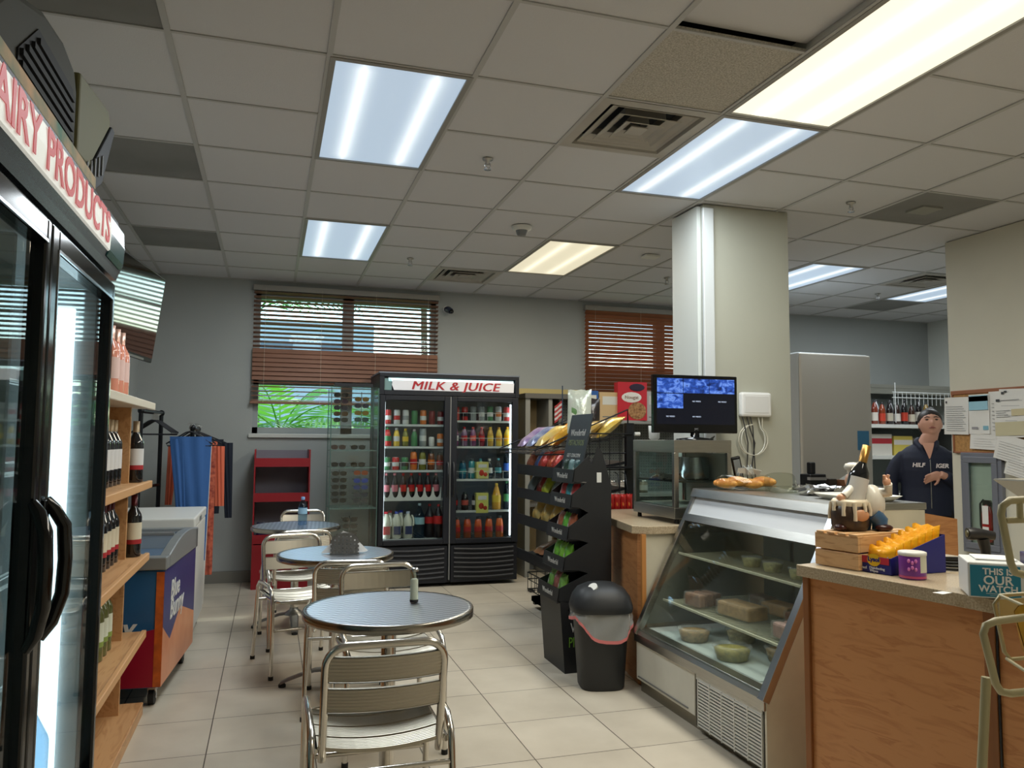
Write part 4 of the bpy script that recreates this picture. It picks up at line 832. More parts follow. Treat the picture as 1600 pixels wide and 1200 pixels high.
# top sloping wire basket
q = MB(); bz0, bz1, bx0, bx1 = 1.30, 1.57, 1.80, 2.52
for y in (RY0 + .0, RY1): q.tube([(bx0, y, bz0), (bx1, y, bz1 + .03), (bx1, y, bz1 - .08), (bx1, y, bz0 - .02), (bx0, y, bz0 - .035)], .006, 6, closed=True)
for k in range(9): y = RY0 + (RY1 - RY0) * k / 8; q.cyl((bx0, y, bz0 - .03), (bx1, y, bz0 + .10), .003, 5)
for k in range(6): u = k / 5; q.cyl((bx0 + (bx1 - bx0) * u, RY0, bz0 - .03 + .13 * u), (bx0 + (bx1 - bx0) * u, RY1, bz0 - .03 + .13 * u), .003, 5)
q.cyl((bx0, RY0, bz0), (bx0, RY1, bz0), .006, 6); q.build('wire_basket', RB, t)
# hook panel at the near end
q = MB()
for z in (1.42, 1.16, .94, .86): q.cyl((2.2, RY0 - .03, z), (2.54, RY0 - .03, z), .005, 6)
for x in (2.2, 2.28, 2.36, 2.44): q.cyl((x, RY0 - .03, .86), (x, RY0 - .03, 1.42), .003, 5)
for x in (2.40, 2.46): q.tube([(x, RY0 - .03, 1.14), (x, RY0 - .08, 1.13), (x + .01, RY0 - .09, 1.02)], .004, 6)
q.build('hook_panel', RB, t); q = MB().box(2.18, 2.54, RY0 - .10, RY0 - .03, .82, .84).box(2.18, 2.54, RY0 - .10, RY0 - .09, .84, .88).box(2.18, 2.54, RY0 - .10, RY0 - .03, 1.17, 1.185); q.build('end_tray', RB, t)
MB().cyl((2.56, RY0 - .03, 1.42), (2.60, RY0 - .035, 1.42), .014, 10).build('white_knob', WHT, t)
BAGM = {}
def bagmat(c, c2=None):
    k = 'foil_%02x%02x%02x' % c
    if k in MC: return MC[k]
    return mat(k, c, .28, .15, noise=.35 if not c2 else .5, nscale=14, c2=c2, coat=.3, bump=1.0, bscale=38)
def bag(lb, M, w, h, d, c, c2=None, band=None, name='snack_bag', cat='snack bag', group=None):
    q = MB().pillow(w, h, d); mats = [bagmat(c, c2)]
    t = thing(name, lb, cat, M=M, group=group); q.build('foil_body', mats[0], t)
    if band:
        p = MB(); p.surf(lambda u, v: ((u - .5) * w * .62, -(d * .5 + .0015) * (.80 + .2 * math.sin(PI * u)) * (.86 + .14 * math.sin(PI * v)), h * (.36 + .28 * v)), 6, 4); p.build('front_print', cm(band, .4), t)
    return t
def facing(x, y, z, tilt=0, yaw=-PI / 2): return T(x, y, z) @ rz(yaw) @ rx(tilt)
# loaves and bags lying on the sloping basket
for i, (y, x, c, c2, band, lb) in enumerate([(6.02, 1.93, (90, 70, 140), (190, 170, 190), (200, 190, 210), 'purple and white bread bag at the far low end of the top basket'), (5.86, 1.95, (40, 60, 130), (170, 180, 200), (210, 210, 220), 'blue bread bag with clear front on the top basket'),
        (5.70, 1.97, (220, 180, 70), (200, 190, 140), (216, 214, 196), 'yellow and clear bread bag on the top basket'), (5.52, 2.0, (226, 180, 50), (190, 130, 40), (230, 224, 190), 'deep yellow bread bag nearest on the low side of the top basket'),
        (5.95, 2.18, (224, 160, 50), (200, 120, 40), (210, 206, 200), 'orange yellow bread bag standing high at the far end of the top basket'), (5.72, 2.22, (90, 80, 110), (180, 150, 180), (60, 50, 90), 'lilac snack pouch high in the middle of the top basket'),
        (5.36, 2.30, (226, 180, 60), (214, 200, 120), (224, 224, 222), 'yellow bread bag with white patch beside the pistachio header'), (5.36, 2.14, (214, 170, 60), (150, 140, 120), (120, 130, 120), 'yellow tortilla bag lying low beside the pistachio header')]):
    bag(lb, facing(x, y, 1.295 + (x - 1.8) * .19, -.95), .14, .27, .07, c, c2, band, 'bread_bag', 'bread bag')
bag('large white and green snack pouch standing on top of the snack rack', facing(2.12, 5.22, 1.42, -.15, -.5) , .17, .32, .08, (214, 214, 200), (190, 200, 180), (90, 130, 70)); bag('dark snack pouch behind the large white and green one', facing(2.30, 5.45, 1.45, -.1, -.5), .15, .24, .07, (40, 34, 36), None, (150, 60, 50))
for i, (c, band, lb) in enumerate([((150, 80, 50), (40, 44, 50), 'checked brown pouch farthest back'), ((50, 90, 150), (190, 200, 210), 'blue chip bag with white print'), ((180, 50, 40), (210, 140, 90), 'dark red chip bag'), ((206, 90, 50), (190, 50, 50), 'orange red chip bag in the middle'), ((190, 60, 50), (216, 150, 80), 'bright red chip bag'), ((206, 110, 80), (190, 60, 60), 'pale red chip bag nearest the viewer')]):
    bag(lb + ' on the first tray of the snack rack', facing(2.03 + .02 * (i % 2), 6.08 - i * .145, 1.145, -.5), .14, .17, .06, c, None, band)
for i, (c, band, lb) in enumerate([((110, 120, 120), (40, 44, 50), 'checked grey pouch farthest back'), ((170, 60, 50), (210, 180, 150), 'red chip bag'), ((190, 200, 60), (90, 130, 50), 'yellow green chip bag'), ((150, 156, 160), (60, 80, 110), 'silver and blue chip bag'), ((110, 96, 50), (190, 180, 140), 'olive gold chip bag nearest the viewer')]):
    bag(lb + ' on the second tray of the snack rack', facing(2.03 + .02 * (i % 2), 6.05 - i * .17, .955, -.5), .14, .17, .06, c, None, band)
for i, lb in enumerate(['farthest', 'middle', 'nearest']):
    bag('clear bag of yellow nuts, %s of three on the third tray' % lb, facing(2.01, 5.86 - i * .2, .745, -.45), .15, .22, .07, (170, 160, 110), (196, 150, 50), (190, 190, 170))
for i in range(3): bag(['brown bread pack on the fourth tray, farthest', 'brown bread pack on the fourth tray, middle', 'brown bread pack on the fourth tray, nearest'][i], facing(2.06, 5.95 - i * .26, .47, -1.15), .22, .22, .06, (150, 92, 56), (190, 140, 100), None, 'bread_pack', 'bread')
for i in range(7): bag('red crisp bag in the row hanging at the near end of the snack rack', facing(2.215 + i * .048, RY0 - .058, .845, 0, 0), .046, .14, .03, (190, 34, 30), None, (220, 120, 50), group='red crisp bags at the near end of the rack')
# small wire basket on the floor
t = thing('floor_basket', 'low black wire basket on the floor right of the juice cooler', 'basket'); q = MB()
for z, rr in ((.02, .006), (.11, .005), (.17, .006)): q.tube([(2.28, 6.35, z), (2.70, 6.35, z), (2.70, 6.85, z), (2.28, 6.85, z)], rr, 6, closed=True)
for i in range(6):
    for (xa, ya) in ((2.28 + .084 * i, 6.35), (2.28 + .084 * i, 6.85)): q.cyl((xa, ya, .02), (xa, ya, .17), .003, 5)
    q.cyl((2.28, 6.35 + .1 * i, .02), (2.28, 6.35 + .1 * i, .17), .003, 5); q.cyl((2.28, 6.35 + .1 * i, .022), (2.7, 6.35 + .1 * i, .022), .003, 5)
q.box(2.28, 2.32, 6.35, 6.42, 0, .02).box(2.66, 2.7, 6.35, 6.42, 0, .02).box(2.28, 2.32, 6.78, 6.85, 0, .02).box(2.66, 2.7, 6.78, 6.85, 0, .02); q.build('wire_frame', RB, t)
# small flag on a stick
t = thing('small_flag', 'small striped flag on a dark stick above the snack rack', 'flag', (2.29, 6.0, 1.5)); MB().cyl((0, 0, 0), (0, 0, .32), .005, 6).build('stick', mat('stick', (40, 60, 80), .5), t)
for i in range(7): MB().surf(lambda u, v, i=i: (-.07 * u + .0 * v, .012 * math.sin(u * 6), .20 - .02 * i - .02 * v - .05 * u), 6, 1).build('stripe', cm((180, 60, 60) if i % 2 == 0 else (214, 210, 206), .7), t)

# ================================================================ SHELF UNIT AGAINST THE BACK WALL
SG = mat('shelf_grey', (150, 150, 144), .5, .1); PEG = mat('pegboard', (86, 90, 88), .7)
t = thing('wall_shelving', 'grey metal pegboard shelving against the back wall under the closed blind', 'shelving'); 
m, nt, b = nodemat('pegboard_holes'); s_ = sepxyz(nt, objco(nt))
def fr2(v): return mathn(nt, 'SUBTRACT', mathn(nt, 'FRACT', mathn(nt, 'MULTIPLY', v, 1 / .03)), .5)
fx, fz = fr2(s_['X']), fr2(s_['Z']); hole = mathn(nt, 'LESS_THAN', mathn(nt, 'ADD', mathn(nt, 'MULTIPLY', fx, fx), mathn(nt, 'MULTIPLY', fz, fz)), .03)
nt.links.new(ramp(nt, hole, [(0, lin((106, 110, 106))), (1, lin((30, 32, 32)))]), b.inputs['Base Color']); b.inputs['Roughness'].default_value = .7
MB().box(2.9, 4.4, 7.70, 7.715, .1, 1.80).build('pegboard_back', MC['pegboard_holes'], t)
for x in (2.9, 3.64, 4.38): MB().box(x - .015, x + .015, 7.66, 7.70, .0, 1.80).build('upright', SG, t)
MB().box(2.9, 4.4, 7.3, 7.95, 0, .12).build('base_deck', SG, t)
for z in (1.585, .83, .45): MB().box(2.9, 4.4, 7.38, 7.70, z - .035, z).build('shelf', SG, t, bevel=.003)
for x0, x1, y, h, c, lb in ((3.08, 3.22, 7.40, .30, (40, 90, 160), 'blue boxed product on the grey shelving top, left'), (3.24, 3.48, 7.42, .29, (206, 176, 130), 'tan cardboard box next to the blue box on the shelving'), (3.78, 3.96, 7.42, .31, (190, 190, 184), 'white and grey carton right of the red cookie box')):
    o = thing('carton', lb, 'box', ((x0 + x1) / 2, y, 1.586)); w = (x1 - x0) / 2; MB().box(-w, w, 0, .16, 0, h).build('box_body', cm(c, .6), o)
    MB().box(-w * .7, w * .7, -.001, 0, h * .55, h * .85).build('box_print', cm((214, 214, 206), .6), o); MB().box(-w * .7, w * .7, -.001, 0, h * .1, h * .14).build('print_line', cm((120, 120, 116), .6), o)
o = thing('cookie_box', 'large red cookie box with white oval on the shelving', 'box', (3.60, 7.385, 1.586), -.1); MB().box(-.16, .16, 0, .12, 0, .40).build('box_body', cm((196, 34, 50), .5), o)
q = MB(); q.ball((-.01, -.001, .24), (.11, .002, .055), 24, 8); q.build('oval_print', cm((230, 226, 220), .6), o); q = MB(); q.ball((.05, -.002, .10), (.10, .002, .09), 20, 8); q.build('cookie_print', mat('cookie', (196, 150, 100), .7, noise=.6, nscale=40, c2=(110, 66, 34)), o)
q = MB(); q.ball((.05, -.003, .345), (.085, .002, .04), 16, 6); q.build('dark_print', cm((40, 20, 50), .6), o); text('Nougat', .05, cm((120, 80, 60), .6), o, T(-.01, -.004, .24) @ FRONT)
for i, (x, c) in enumerate([(3.42, (120, 110, 100)), (3.53, (150, 140, 130)), (3.66, (170, 60, 50)), (3.78, (140, 130, 110))]):
    jar(['dull tin at the left of the lower grey shelf', 'pale tin second on the lower grey shelf', 'red tin third on the lower grey shelf', 'beige tin fourth on the lower grey shelf'][i], (x, 7.50, .831), .045, .13, cm(c), cm((190, 186, 176)), STEEL, 'tin', 'food_tin')
for i in range(4): jar(['small red pack at the left of the bottom grey shelf', 'red and white pack second on the bottom grey shelf', 'small white pack third on the bottom grey shelf', 'brown pack fourth on the bottom grey shelf'][i], (3.35 + .11 * i, 7.50, .451), .045, .14, cm([(170, 40, 40), (190, 60, 60), (200, 200, 196), (120, 80, 50)][i]), cm((200, 196, 186)), None, 'tin', 'food_tin')
# dark framed stand seen behind the snack rack
t = thing('framed_stand', 'grey framed yellow display stand between cooler and snack rack', 'display stand'); GRF = mat('stand_frame', (96, 94, 90), .6)
q = MB(); q.box(2.47, 2.52, 7.52, 7.94, 0, 1.80).box(2.72, 2.76, 7.52, 7.94, 0, 1.80).box(3.0, 3.04, 7.52, 7.94, 0, 1.80); q.build('post', mat('post_grey', (140, 140, 134), .5), t)
MB().box(2.46, 3.05, 7.50, 7.94, 1.80, 1.85).build('top_shelf', GRF, t); MB().box(2.52, 3.0, 7.9, 7.94, .1, 1.80).build('back_panel', mat('stand_tan', (176, 152, 108), .7), t)
for z in (1.15, .7): MB().box(2.52, 3.0, 7.52, 7.9, z, z + .03).build('shelf', GRF, t)

# ================================================================ PISTACHIO DISPLAY
CB = mat('black_card', (26, 28, 30), .5); GT = mat('green_print', (110, 160, 50), .5); PT = mat('pale_print', (190, 190, 186), .5)
t = thing('pistachio_display', 'tall black cardboard pistachio display stand with stepped pockets', 'display stand'); PY0, PY1 = 4.38, 4.74
q = MB(); q.prism([(1.69, 0), (1.99, 0), (1.99, .36), (1.66, .42), (1.66, .40)], 'y', PY0, PY1); q.build('base_box', CB, t)
tiers = [(.42, 1.64), (.60, 1.675), (.78, 1.70), (.97, 1.72), (1.12, 1.735)]
for y0, y1 in ((PY0, PY0 + .006), (PY1 - .006, PY1)):
    q = MB(); poly = [(1.99, .36), (1.99, 1.10), (1.93, 1.30), (1.90, 1.33), (1.86, 1.22)]
    for z, xf in tiers[::-1]: poly += [(1.84, z + .155), (xf + .015, z + .075), (xf, z + .0), (1.78, z - .005)]
    poly += [(1.70, .36)]; q.prism(poly, 'y', y0, y1); q.build('side_panel', CB, t)
for z, xf in tiers:
    o = MB().box(xf, 1.86, PY0 + .007, PY1 - .007, z - .012, z - .006).build('pocket', CB, t); q = MB(); q.add([(xf, PY0, z - .012), (xf, PY1, z - .012), (xf + .012, PY1, z + .072), (xf + .012, PY0, z + .072), (xf + .005, PY0, z - .012), (xf + .005, PY1, z - .012), (xf + .017, PY1, z + .072), (xf + .017, PY0, z + .072)], [(0, 1, 2, 3), (4, 7, 6, 5), (0, 3, 7, 4), (1, 5, 6, 2), (3, 2, 6, 7), (0, 4, 5, 1)]); q.build('pocket_front', CB, o)
    text('Wonderful', .045, PT, o, T(xf + .004, (PY0 + PY1) / 2, z + .03) @ LEFT, sx=.9)
MB().box(1.955, 1.99, PY0 + .007, PY1 - .007, .36, 1.10).build('back_panel', CB, t)
hd = MB(); hd.M = T(1.80, 4.56, 1.19) @ ry(.22); hd.box(-.004, .004, -.17, .17, 0, .35); h = hd.build('header_card', mat('header_card', (44, 50, 54), .45), t)
HM = T(1.80, 4.56, 1.19) @ ry(.22) @ T(-.0048, 0, 0)
text('Wonderful', .06, PT, h, HM @ T(0, 0, .23) @ LEFT, sx=.9); text('PISTACHIOS', .052, mat('olive_print', (120, 130, 90), .5), h, HM @ T(0, 0, .165) @ LEFT, sx=.9); text('GET CRACKIN', .034, PT, h, HM @ T(0, 0, .085) @ LEFT)
text('Wonderful', .07, PT, t, T(1.678, 4.56, .27) @ LEFT, sx=.75); text('PISTACHIOS', .066, GT, t, T(1.684, 4.56, .20) @ LEFT, sx=.75)
text('Wonderful', .08, PT, t, T(1.85, PY0 - .001, .26) @ FRONT, sx=.7); text('PISTACHIOS', .084, GT, t, T(1.855, PY0 - .001, .175) @ FRONT, sx=.62)
MB().box(1.895, 1.925, PY0 - .001, PY0, 1.115, 1.175).build('price_tag', WHT, t)
cols = [[(40, 80, 60), (180, 200, 200)], [(200, 60, 60), (60, 150, 160)], [(160, 90, 60), (100, 180, 60)], [(110, 180, 50), (130, 190, 60)], [(110, 160, 70), (150, 90, 80)]]; tn = ['lowest', 'fourth', 'middle', 'second', 'top']
cols = cols[::-1]
for k, ((z, xf), cc) in enumerate(zip(tiers, cols)):
    for j, y in enumerate((4.47, 4.56, 4.65)):
        c = cc[j % 2]; 
        if k == 4: c = [(60, 90, 90), (120, 150, 150), (36, 60, 50)][j]
        bag('pistachio bag in the %s pocket of the black pistachio display, %s' % (tn[k], ['nearest', 'middle', 'farthest'][j]), facing(xf + .055, y, z - .004, -.22), .10, .15, .045, c, None, (200, 196, 190) if j != 1 else (60, 100, 50), 'pistachio_bag')
# ================================================================ BIN
t = thing('litter_bin', 'black bin with domed swing lid and white sticker beside the deli case', 'bin', (1.805, 4.12, 0), -.2)
def rr(a, b, k=10, n=28): return [(a * math.copysign(abs(math.cos(q)) ** (2 / k * 1.4), math.cos(q)), b * math.copysign(abs(math.sin(q)) ** (2 / k * 1.4), math.sin(q))) for q in [2 * PI * i / n for i in range(n)]]
def loft(mb, rings, k=3.2, cap=True):
    n = 28; vs = []; fs = []
    for a, b, z in rings: vs += [(a * math.copysign(abs(math.cos(q)) ** (2 / k), math.cos(q)), b * math.copysign(abs(math.sin(q)) ** (2 / k), math.sin(q)), z) for q in [2 * PI * i / n for i in range(n)]]
    for j in range(len(rings) - 1):
        for i in range(n): fs.append((j * n + i, j * n + (i + 1) % n, (j + 1) * n + (i + 1) % n, (j + 1) * n + i))
    mb.add(vs, fs, True)
    if cap: mb.add(vs[:n], [tuple(range(n))[::-1]]); mb.add(vs[-n:], [tuple(range(n))])
    return mb
BINM = mat('bin_black', (30, 32, 34), .5)
loft(MB(), [(.118, .105, 0), (.125, .112, .01), (.155, .138, .44)]).build('body', BINM, t)
q = MB(); n = 40
def liner(u, v):
    a = 2 * PI * u; wob = 1 + .03 * math.sin(a * 9 + v * 5) + .015 * math.sin(a * 23); d = .05 + .09 * max(0, math.sin(a - .3 + PI)) ** 2 + .02 * math.sin(3 * a)
    k = 3.2; A = .158 + .012 * v; B = .141 + .012 * v
    return (A * wob * math.copysign(abs(math.cos(a)) ** (2 / k), math.cos(a)), B * wob * math.copysign(abs(math.sin(a)) ** (2 / k), math.sin(a)), .435 - d * v)
q.surf(liner, 60, 6, wrap=True); q.build('bag_liner', mat('clear_liner', (196, 198, 196), .25, alpha=.45, coat=.5), t)
q = MB(); q.surf(lambda u, v: tuple(Vector(liner(u, 1)) * 1.0 + Vector((0, 0, -.018 * v))), 60, 1, wrap=True); q.build('pink_drawstring_hem', mat('pink_hem', (226, 130, 130), .5, alpha=.85), t)
loft(MB(), [(.170, .152, .42), (.174, .156, .44), (.172, .154, .455), (.158, .142, .50), (.13, .115, .54), (.08, .07, .565), (.02, .02, .575)]).build('domed_lid', BINM, t)
q = MB(); q.M = T(0, 0, 0); q.tube([(-.125, -.075, .502), (-.10, -.10, .502), (.10, -.10, .502), (.125, -.075, .502), (.10, -.03, .545), (.06, -.01, .566), (-.06, -.01, .566), (-.10, -.03, .545)], .004, 6, closed=True); q.build('swing_flap', BINM, t)
q = MB(); q.M = T(-.062, -.078, .5605) @ rx(.55) @ ry(-.45); q.prism([(.027 * math.cos(2 * PI * i / 20), .027 * math.sin(2 * PI * i / 20)) for i in range(20)], "z", -.012, -.001); q.build('white_sticker', WHT, t)

# ================================================================ BACK COUNTER, WARMER, MONITOR
t = thing('back_counter', 'wood sided counter with pale laminate top under the glass warmer', 'counter'); BZ = .885
top = [(2.06, 4.02), (1.985, 4.09), (2.15, 5.10), (2.66, 5.10), (2.66, 4.40), (3.6, 4.40), (3.6, 4.02)]
MB().prism(top, 'z', BZ - .045, BZ).build('laminate_top', LAM, t, bevel=.003)
MB().prism([(2.05, 4.05), (2.02, 4.09), (2.185, 5.06), (2.21, 5.06), (2.06, 4.09)], 'z', 0, BZ - .046).build('wood_panel', OAK, t)
MB().box(2.02, 2.045, 4.03, 4.05, 0, BZ - .046).build('wood_edge', mat('edge_strip', (190, 130, 70), .5), t)
MB().box(2.046, 3.55, 4.04, 4.055, 0, BZ - .046).build('cream_end_panel', CREAM, t); MB().box(2.25, 2.65, 4.1, 5.0, .08, .83).build('carcass', CREAM, t)
t = thing('food_warmer', 'stainless glass sided food warmer on the back counter under the monitor', 'food warmer'); x0, x1, y0, y1, z0, z1 = 2.255, 2.64, 4.08, 4.62, .915, 1.375
for a in ((x0 + .03, y0 + .03), (x1 - .03, y0 + .03), (x0 + .03, y1 - .03), (x1 - .03, y1 - .03)): MB().lathe([(.014, 0), (.012, .029)], 10, (a[0], a[1], BZ + .001)).build('foot', RUB, t)
b = MB(); b.box(x0, x1, y0, y1, z0, z0 + .065).box(x0, x1, y0, y1, z1 - .075, z1)
for a in ((x0, y0), (x1 - .03, y0), (x0, y1 - .03), (x1 - .03, y1 - .03)): b.box(a[0], a[0] + .03, a[1], a[1] + .03, z0 + .065, z1 - .075)
b.build('stainless_body', STEEL, t, bevel=.003)
MB().box(x0 + .004, x0 + .008, y0 + .03, y1 - .03, z0 + .066, z1 - .076).build('side_glass', GLASS, t); MB().box(x0 + .03, x1 - .03, y0 + .006, y0 + .010, z0 + .066, z1 - .076).build('front_glass', GLASS, t)
MB().box(x1 - .02, x1 - .01, y0 + .03, y1 - .03, z0 + .07, z1 - .08).build('back_wall', mat('inner_steel', (190, 190, 184), .4, .4), t)
MB().box(x0 + .03, x1 - .03, y1 - .02, y1 - .01, z0 + .07, z1 - .08).build('rear_glass', GLASS, t); MB().box(x0 + .03, x1 - .03, y0 + .03, y1 - .03, z0 + .066, z0 + .07).build('floor_plate', MC['inner_steel'], t)
MB().box(x0 + .02, x1 - .02, y0 + .02, y1 - .02, 1.125, 1.132).build('inner_shelf', mat('tray_dark', (70, 70, 66), .4, .8), t)
q = MB()
for i in range(24): q.M = T(x0 + .07 + random.random() * .07, y0 + .12 + i * .013, 1.142 + random.random() * .012) @ rz(random.random() * 3); q.prism([(-.04, -.01), (.0, .012), (.04, -.006)], 'y', -.03, .03)
tag(q.build('crumpled_foil', mat('foil', (210, 212, 216), .18, 1.)), 'crumpled silver foil on the shelf inside the warmer', 'foil')
t = thing('security_monitor', 'flat monitor showing camera views standing on the food warmer', 'monitor', (2.475, 4.22, z1), -.02)
MB().lathe([(.12, .001), (.12, .008), (.03, .018), (.028, .05)], 24, sy=.7).build('stand', GLOSSBLK, t); MB().box(-.285, .285, -.02, .02, .042, .395).build('casing', GLOSSBLK, t, bevel=.006)
m, nt, b = nodemat('cctv'); n = nt.nodes.new('ShaderNodeTexNoise'); n.inputs['Scale'].default_value = 22; n.inputs['Detail'].default_value = 6; n.inputs['Distortion'].default_value = .6
nt.links.new(objco(nt, scale=(1, 1, 1.6)), n.inputs[0]); e = ramp(nt, n.outputs[0], [(.30, (.005, .01, .05)), (.5, (.03, .10, .5)), (.62, (.18, .35, .95)), (.75, (.02, .05, .25))]); nt.links.new(e, b.inputs['Emission Color']); b.inputs['Emission Strength'].default_value = .8; b.inputs['Base Color'].default_value = (0, 0, 0, 1); b.inputs['Roughness'].default_value = .15
scd = mat('screen_dark', (8, 10, 18), .15, emit=(12, 16, 30), es=.5); so = MB().box(-.265, .265, -.0205, -.020, .095, .375).build('screen', scd, t)
cw, chh = .265 * 2 / 3, .28 / 3
for (cx, cz) in ((0, 0), (1, 0), (2, 0), (0, 1)): MB().box(-.263 + cx * cw + .001, -.263 + (cx + 1) * cw - .003, -.0215, -.0207, .375 - (cz + 1) * chh + .003, .373 - cz * chh).build('camera_view', m, so)
for (cx, cz) in ((1, 1), (2, 1), (0, 2), (1, 2)): text('NO VIDEO', .012, mat('screen_text', (150, 160, 180), .5, emit=(150, 160, 180), es=.8), so, T(-.263 + (cx + .5) * cw, -.0215, .375 - (cz + .5) * chh) @ FRONT)
text('JVC', .018, mat('badge_grey', (130, 130, 130), .5), t, T(0, -.0215, .066) @ FRONT)
# pot and phone in the warmer area, router and cables on the column
t = thing('steel_pot', 'round stainless pot behind the glass of the food warmer', 'pot', (2.52, 4.32, 1.1325)); MB().lathe([(0, 0), (.095, 0), (.098, .01), (.098, .135), (.102, .138)], 28).build('pot_body', STEELB, t)
t = thing('cordless_phone', 'black cordless phone standing in its base beside the warmer', 'phone', (2.60, 3.92, 1.1012), -.3); q = MB(); q.M = T(0, 0, 0); q.box(-.04, .04, -.03, .04, 0, .045); q.build('base', BLK, t, bevel=.01)
q = MB(); q.M = T(-.01, 0, .035) @ ry(-.22) @ rx(.15); q.box(-.026, .026, -.012, .012, 0, .15); ph = q.build('handset', GLOSSBLK, t, bevel=.006); q = MB(); q.M = T(-.01, 0, .035) @ ry(-.22) @ rx(.15); q.box(-.018, .018, -.0135, -.0125, .03, .135); q.build('display', mat('phone_grey', (120, 124, 124), .4), ph)
q = MB()
for i in range(10): q.M = T(-.05 + random.random() * .12, -.05 + random.random() * .03, .12 + random.random() * .04) @ rx(random.random()) @ rz(random.random() * 3); q.box(-.03, .03, -.001, .001, -.015, .015)
tag(q.build('wrapper_scraps', mat('clear_scrap', (190, 194, 190), .2, coat=.6), M=T(2.58, 3.885, 1.06)), 'crinkled clear wrappers around the cordless phone base', 'wrapper')
t = thing('network_box', 'white network box mounted on the column with cables below', 'router', (3.025, 4.42, 1.61)); MB().box(-.115, .115, -.045, 0, -.08, .08).build('case', mat('router_white', (222, 222, 220), .35), t, bevel=.015); MB().box(-.09, .09, -.047, -.044, -.055, .055).build('face_panel', mat('router_face', (212, 212, 210), .35), t, bevel=.004)
for i, (x, c) in enumerate([(2.93, (30, 30, 34)), (2.965, (30, 30, 34)), (2.99, (30, 30, 34)), (3.05, (210, 210, 200)), (3.08, (200, 196, 180))]):
    q = MB(); dx = .02 * math.sin(i * 2.1)
    if i < 3: pts = [(x, 4.40, 1.53), (x + .005, 4.38, 1.46), (x + .03 + dx, 4.385, 1.36), (x + .02, 4.385, 1.20), (x + .03, 4.39, 1.0), (x + .03, 4.39, BZ + .005)]
    else: pts = [(x, 4.40, 1.53)] + [(3.0 + (.09 + .02 * (i - 3)) * math.cos(a), 4.385, 1.38 + .10 * math.sin(a)) for a in [.9 - 2 * PI * k / 18 for k in range(17)]]
    tag(q.tube(pts, .004, 6).build('cable', cm(c, .5)), ['black cable, first below the network box', 'black cable, second below the network box', 'black cable, third below the network box', 'white cable coiled below the network box', 'cream cable coiled widest below the network box'][i], 'cable')
tag(MB().tube([(2.60, 4.26, 1.38), (2.66, 4.30, 1.40), (2.68, 4.38, 1.37), (2.70, 4.385, 1.25), (2.72, 4.385, 1.05), (2.74, 4.38, BZ + .006)], .004, 6).build('cable', BLK), 'black monitor cable running down behind the warmer', 'cable')
tag(MB().lathe([(.02, 0), (.034, .01), (.036, .09), (0, .09)], 14, (2.345, 4.50, 1.3755)).build('plastic_cup', WHT), 'white plastic cup on the warmer behind the monitor', 'cup')
# ================================================================ REFRIGERATED DELI CASE
t = thing('deli_case', 'white and stainless refrigerated deli case with slanted glass front', 'deli case'); DY0, DY1 = 2.80, 3.98; DB, DT = 2.34, 2.80
DWH = mat('case_white', (208, 206, 194), .4, noise=.06, nscale=5); CIN = mat('case_interior', (206, 210, 206), .45); DIRT = mat('case_dirty', (190, 180, 150), .6, noise=.25, nscale=8)
sx0, sz0, sx1, sz1 = 1.952, .335, 2.335, 1.085
MB().box(1.985, 2.78, DY0 + .01, DY1, 0, .07).build('kick_plate', mat('kick_steel', (140, 134, 120), .4, .7), t)
MB().box(1.955, 1.985, 3.36, DY1 - .004, .07, .275).build('front_panel', DWH, t, bevel=.003)
MB().box(1.95, 1.955, 3.42, 3.95, .085, .09).build('panel_groove', GREY, t)
MB().box(1.962, 2.0, DY0 + .01, 3.36, .03, .275).build('vent_recess', mat('recess', (60, 58, 52), .8), t)
q = MB(); q.box(1.957, 1.966, 2.83, 3.35, .245, .275)
for i in range(15): zz = .035 + i * .0145; q.box(1.954, 1.962, 2.83, 3.33, zz, zz + .0075)
for i in range(6): y = 2.83 + i * .1; q.box(1.9525, 1.963, y - .003, y + .003, .03, .25)
q.build('vent_grille', WHT, t)
b = MB(); b.prism([(1.945, .272), (1.945, .315), (1.962, .342), (2.02, .342), (2.02, .272)], 'y', DY0, DY1 + .005); b.build('bottom_rail', STEEL, t, bevel=.002)
nx, nz = sz1 - sz0, -(sx1 - sx0); ll = math.hypot(nx, nz); nx /= -ll; nz /= -ll   # outward normal of the slope in xz
def SP(k, off=0): return (sx0 + (sx1 - sx0) * k + nx * off, sz0 + (sz1 - sz0) * k + nz * off)
def strip(k0, k1, o0, o1, y0, y1, mb=None):
    mb = mb or MB(); return mb.prism([SP(k0, o0), SP(k1, o0), SP(k1, o1), SP(k0, o1)], 'y', y0, y1)
strip(0, .78, -.004, 0, DY0 + .03, DY1 - .03).build('slanted_glass', glass('case_glass', (246, 248, 246), .38), t)
strip(.83, .975, -.012, -.003, DY0 + .03, DY1 - .03).build('header_panel', mat('header_white', (204, 208, 212), .35), t)
strip(.78, .83, -.012, .008, DY0 + .03, DY1 - .03).build('header_strip', STEEL, t)
q = strip(-.03, 1.0, -.03, .006, DY0 - .006, DY0 + .035); q.build('near_edge_trim', STEELB, t, bevel=.002)
q = strip(-.03, 1.0, -.03, .006, DY1 - .03, DY1 + .006); q.build('far_edge_trim', STEEL, t, bevel=.002)
MB().prism([(2.30, 1.052), (2.32, 1.10), (DT, 1.10), (DT, 1.07), (2.33, 1.07)], 'y', DY0 - .006, DY1 + .006).build('top_slab', STEEL, t, bevel=.003)
side = [(1.955, .02), (1.955, .33), SP(0, -.006), SP(1, -.006), (DT - .01, 1.068), (DT - .01, .02)]
MB().prism(side, 'y', DY0 - .004, DY0 + .008).build('near_end_panel', CREAM, t)
gs = [SP(.02, -.03), SP(.97, -.03), (DT - .02, 1.06), (DT - .02, .36), (2.02, .36)]
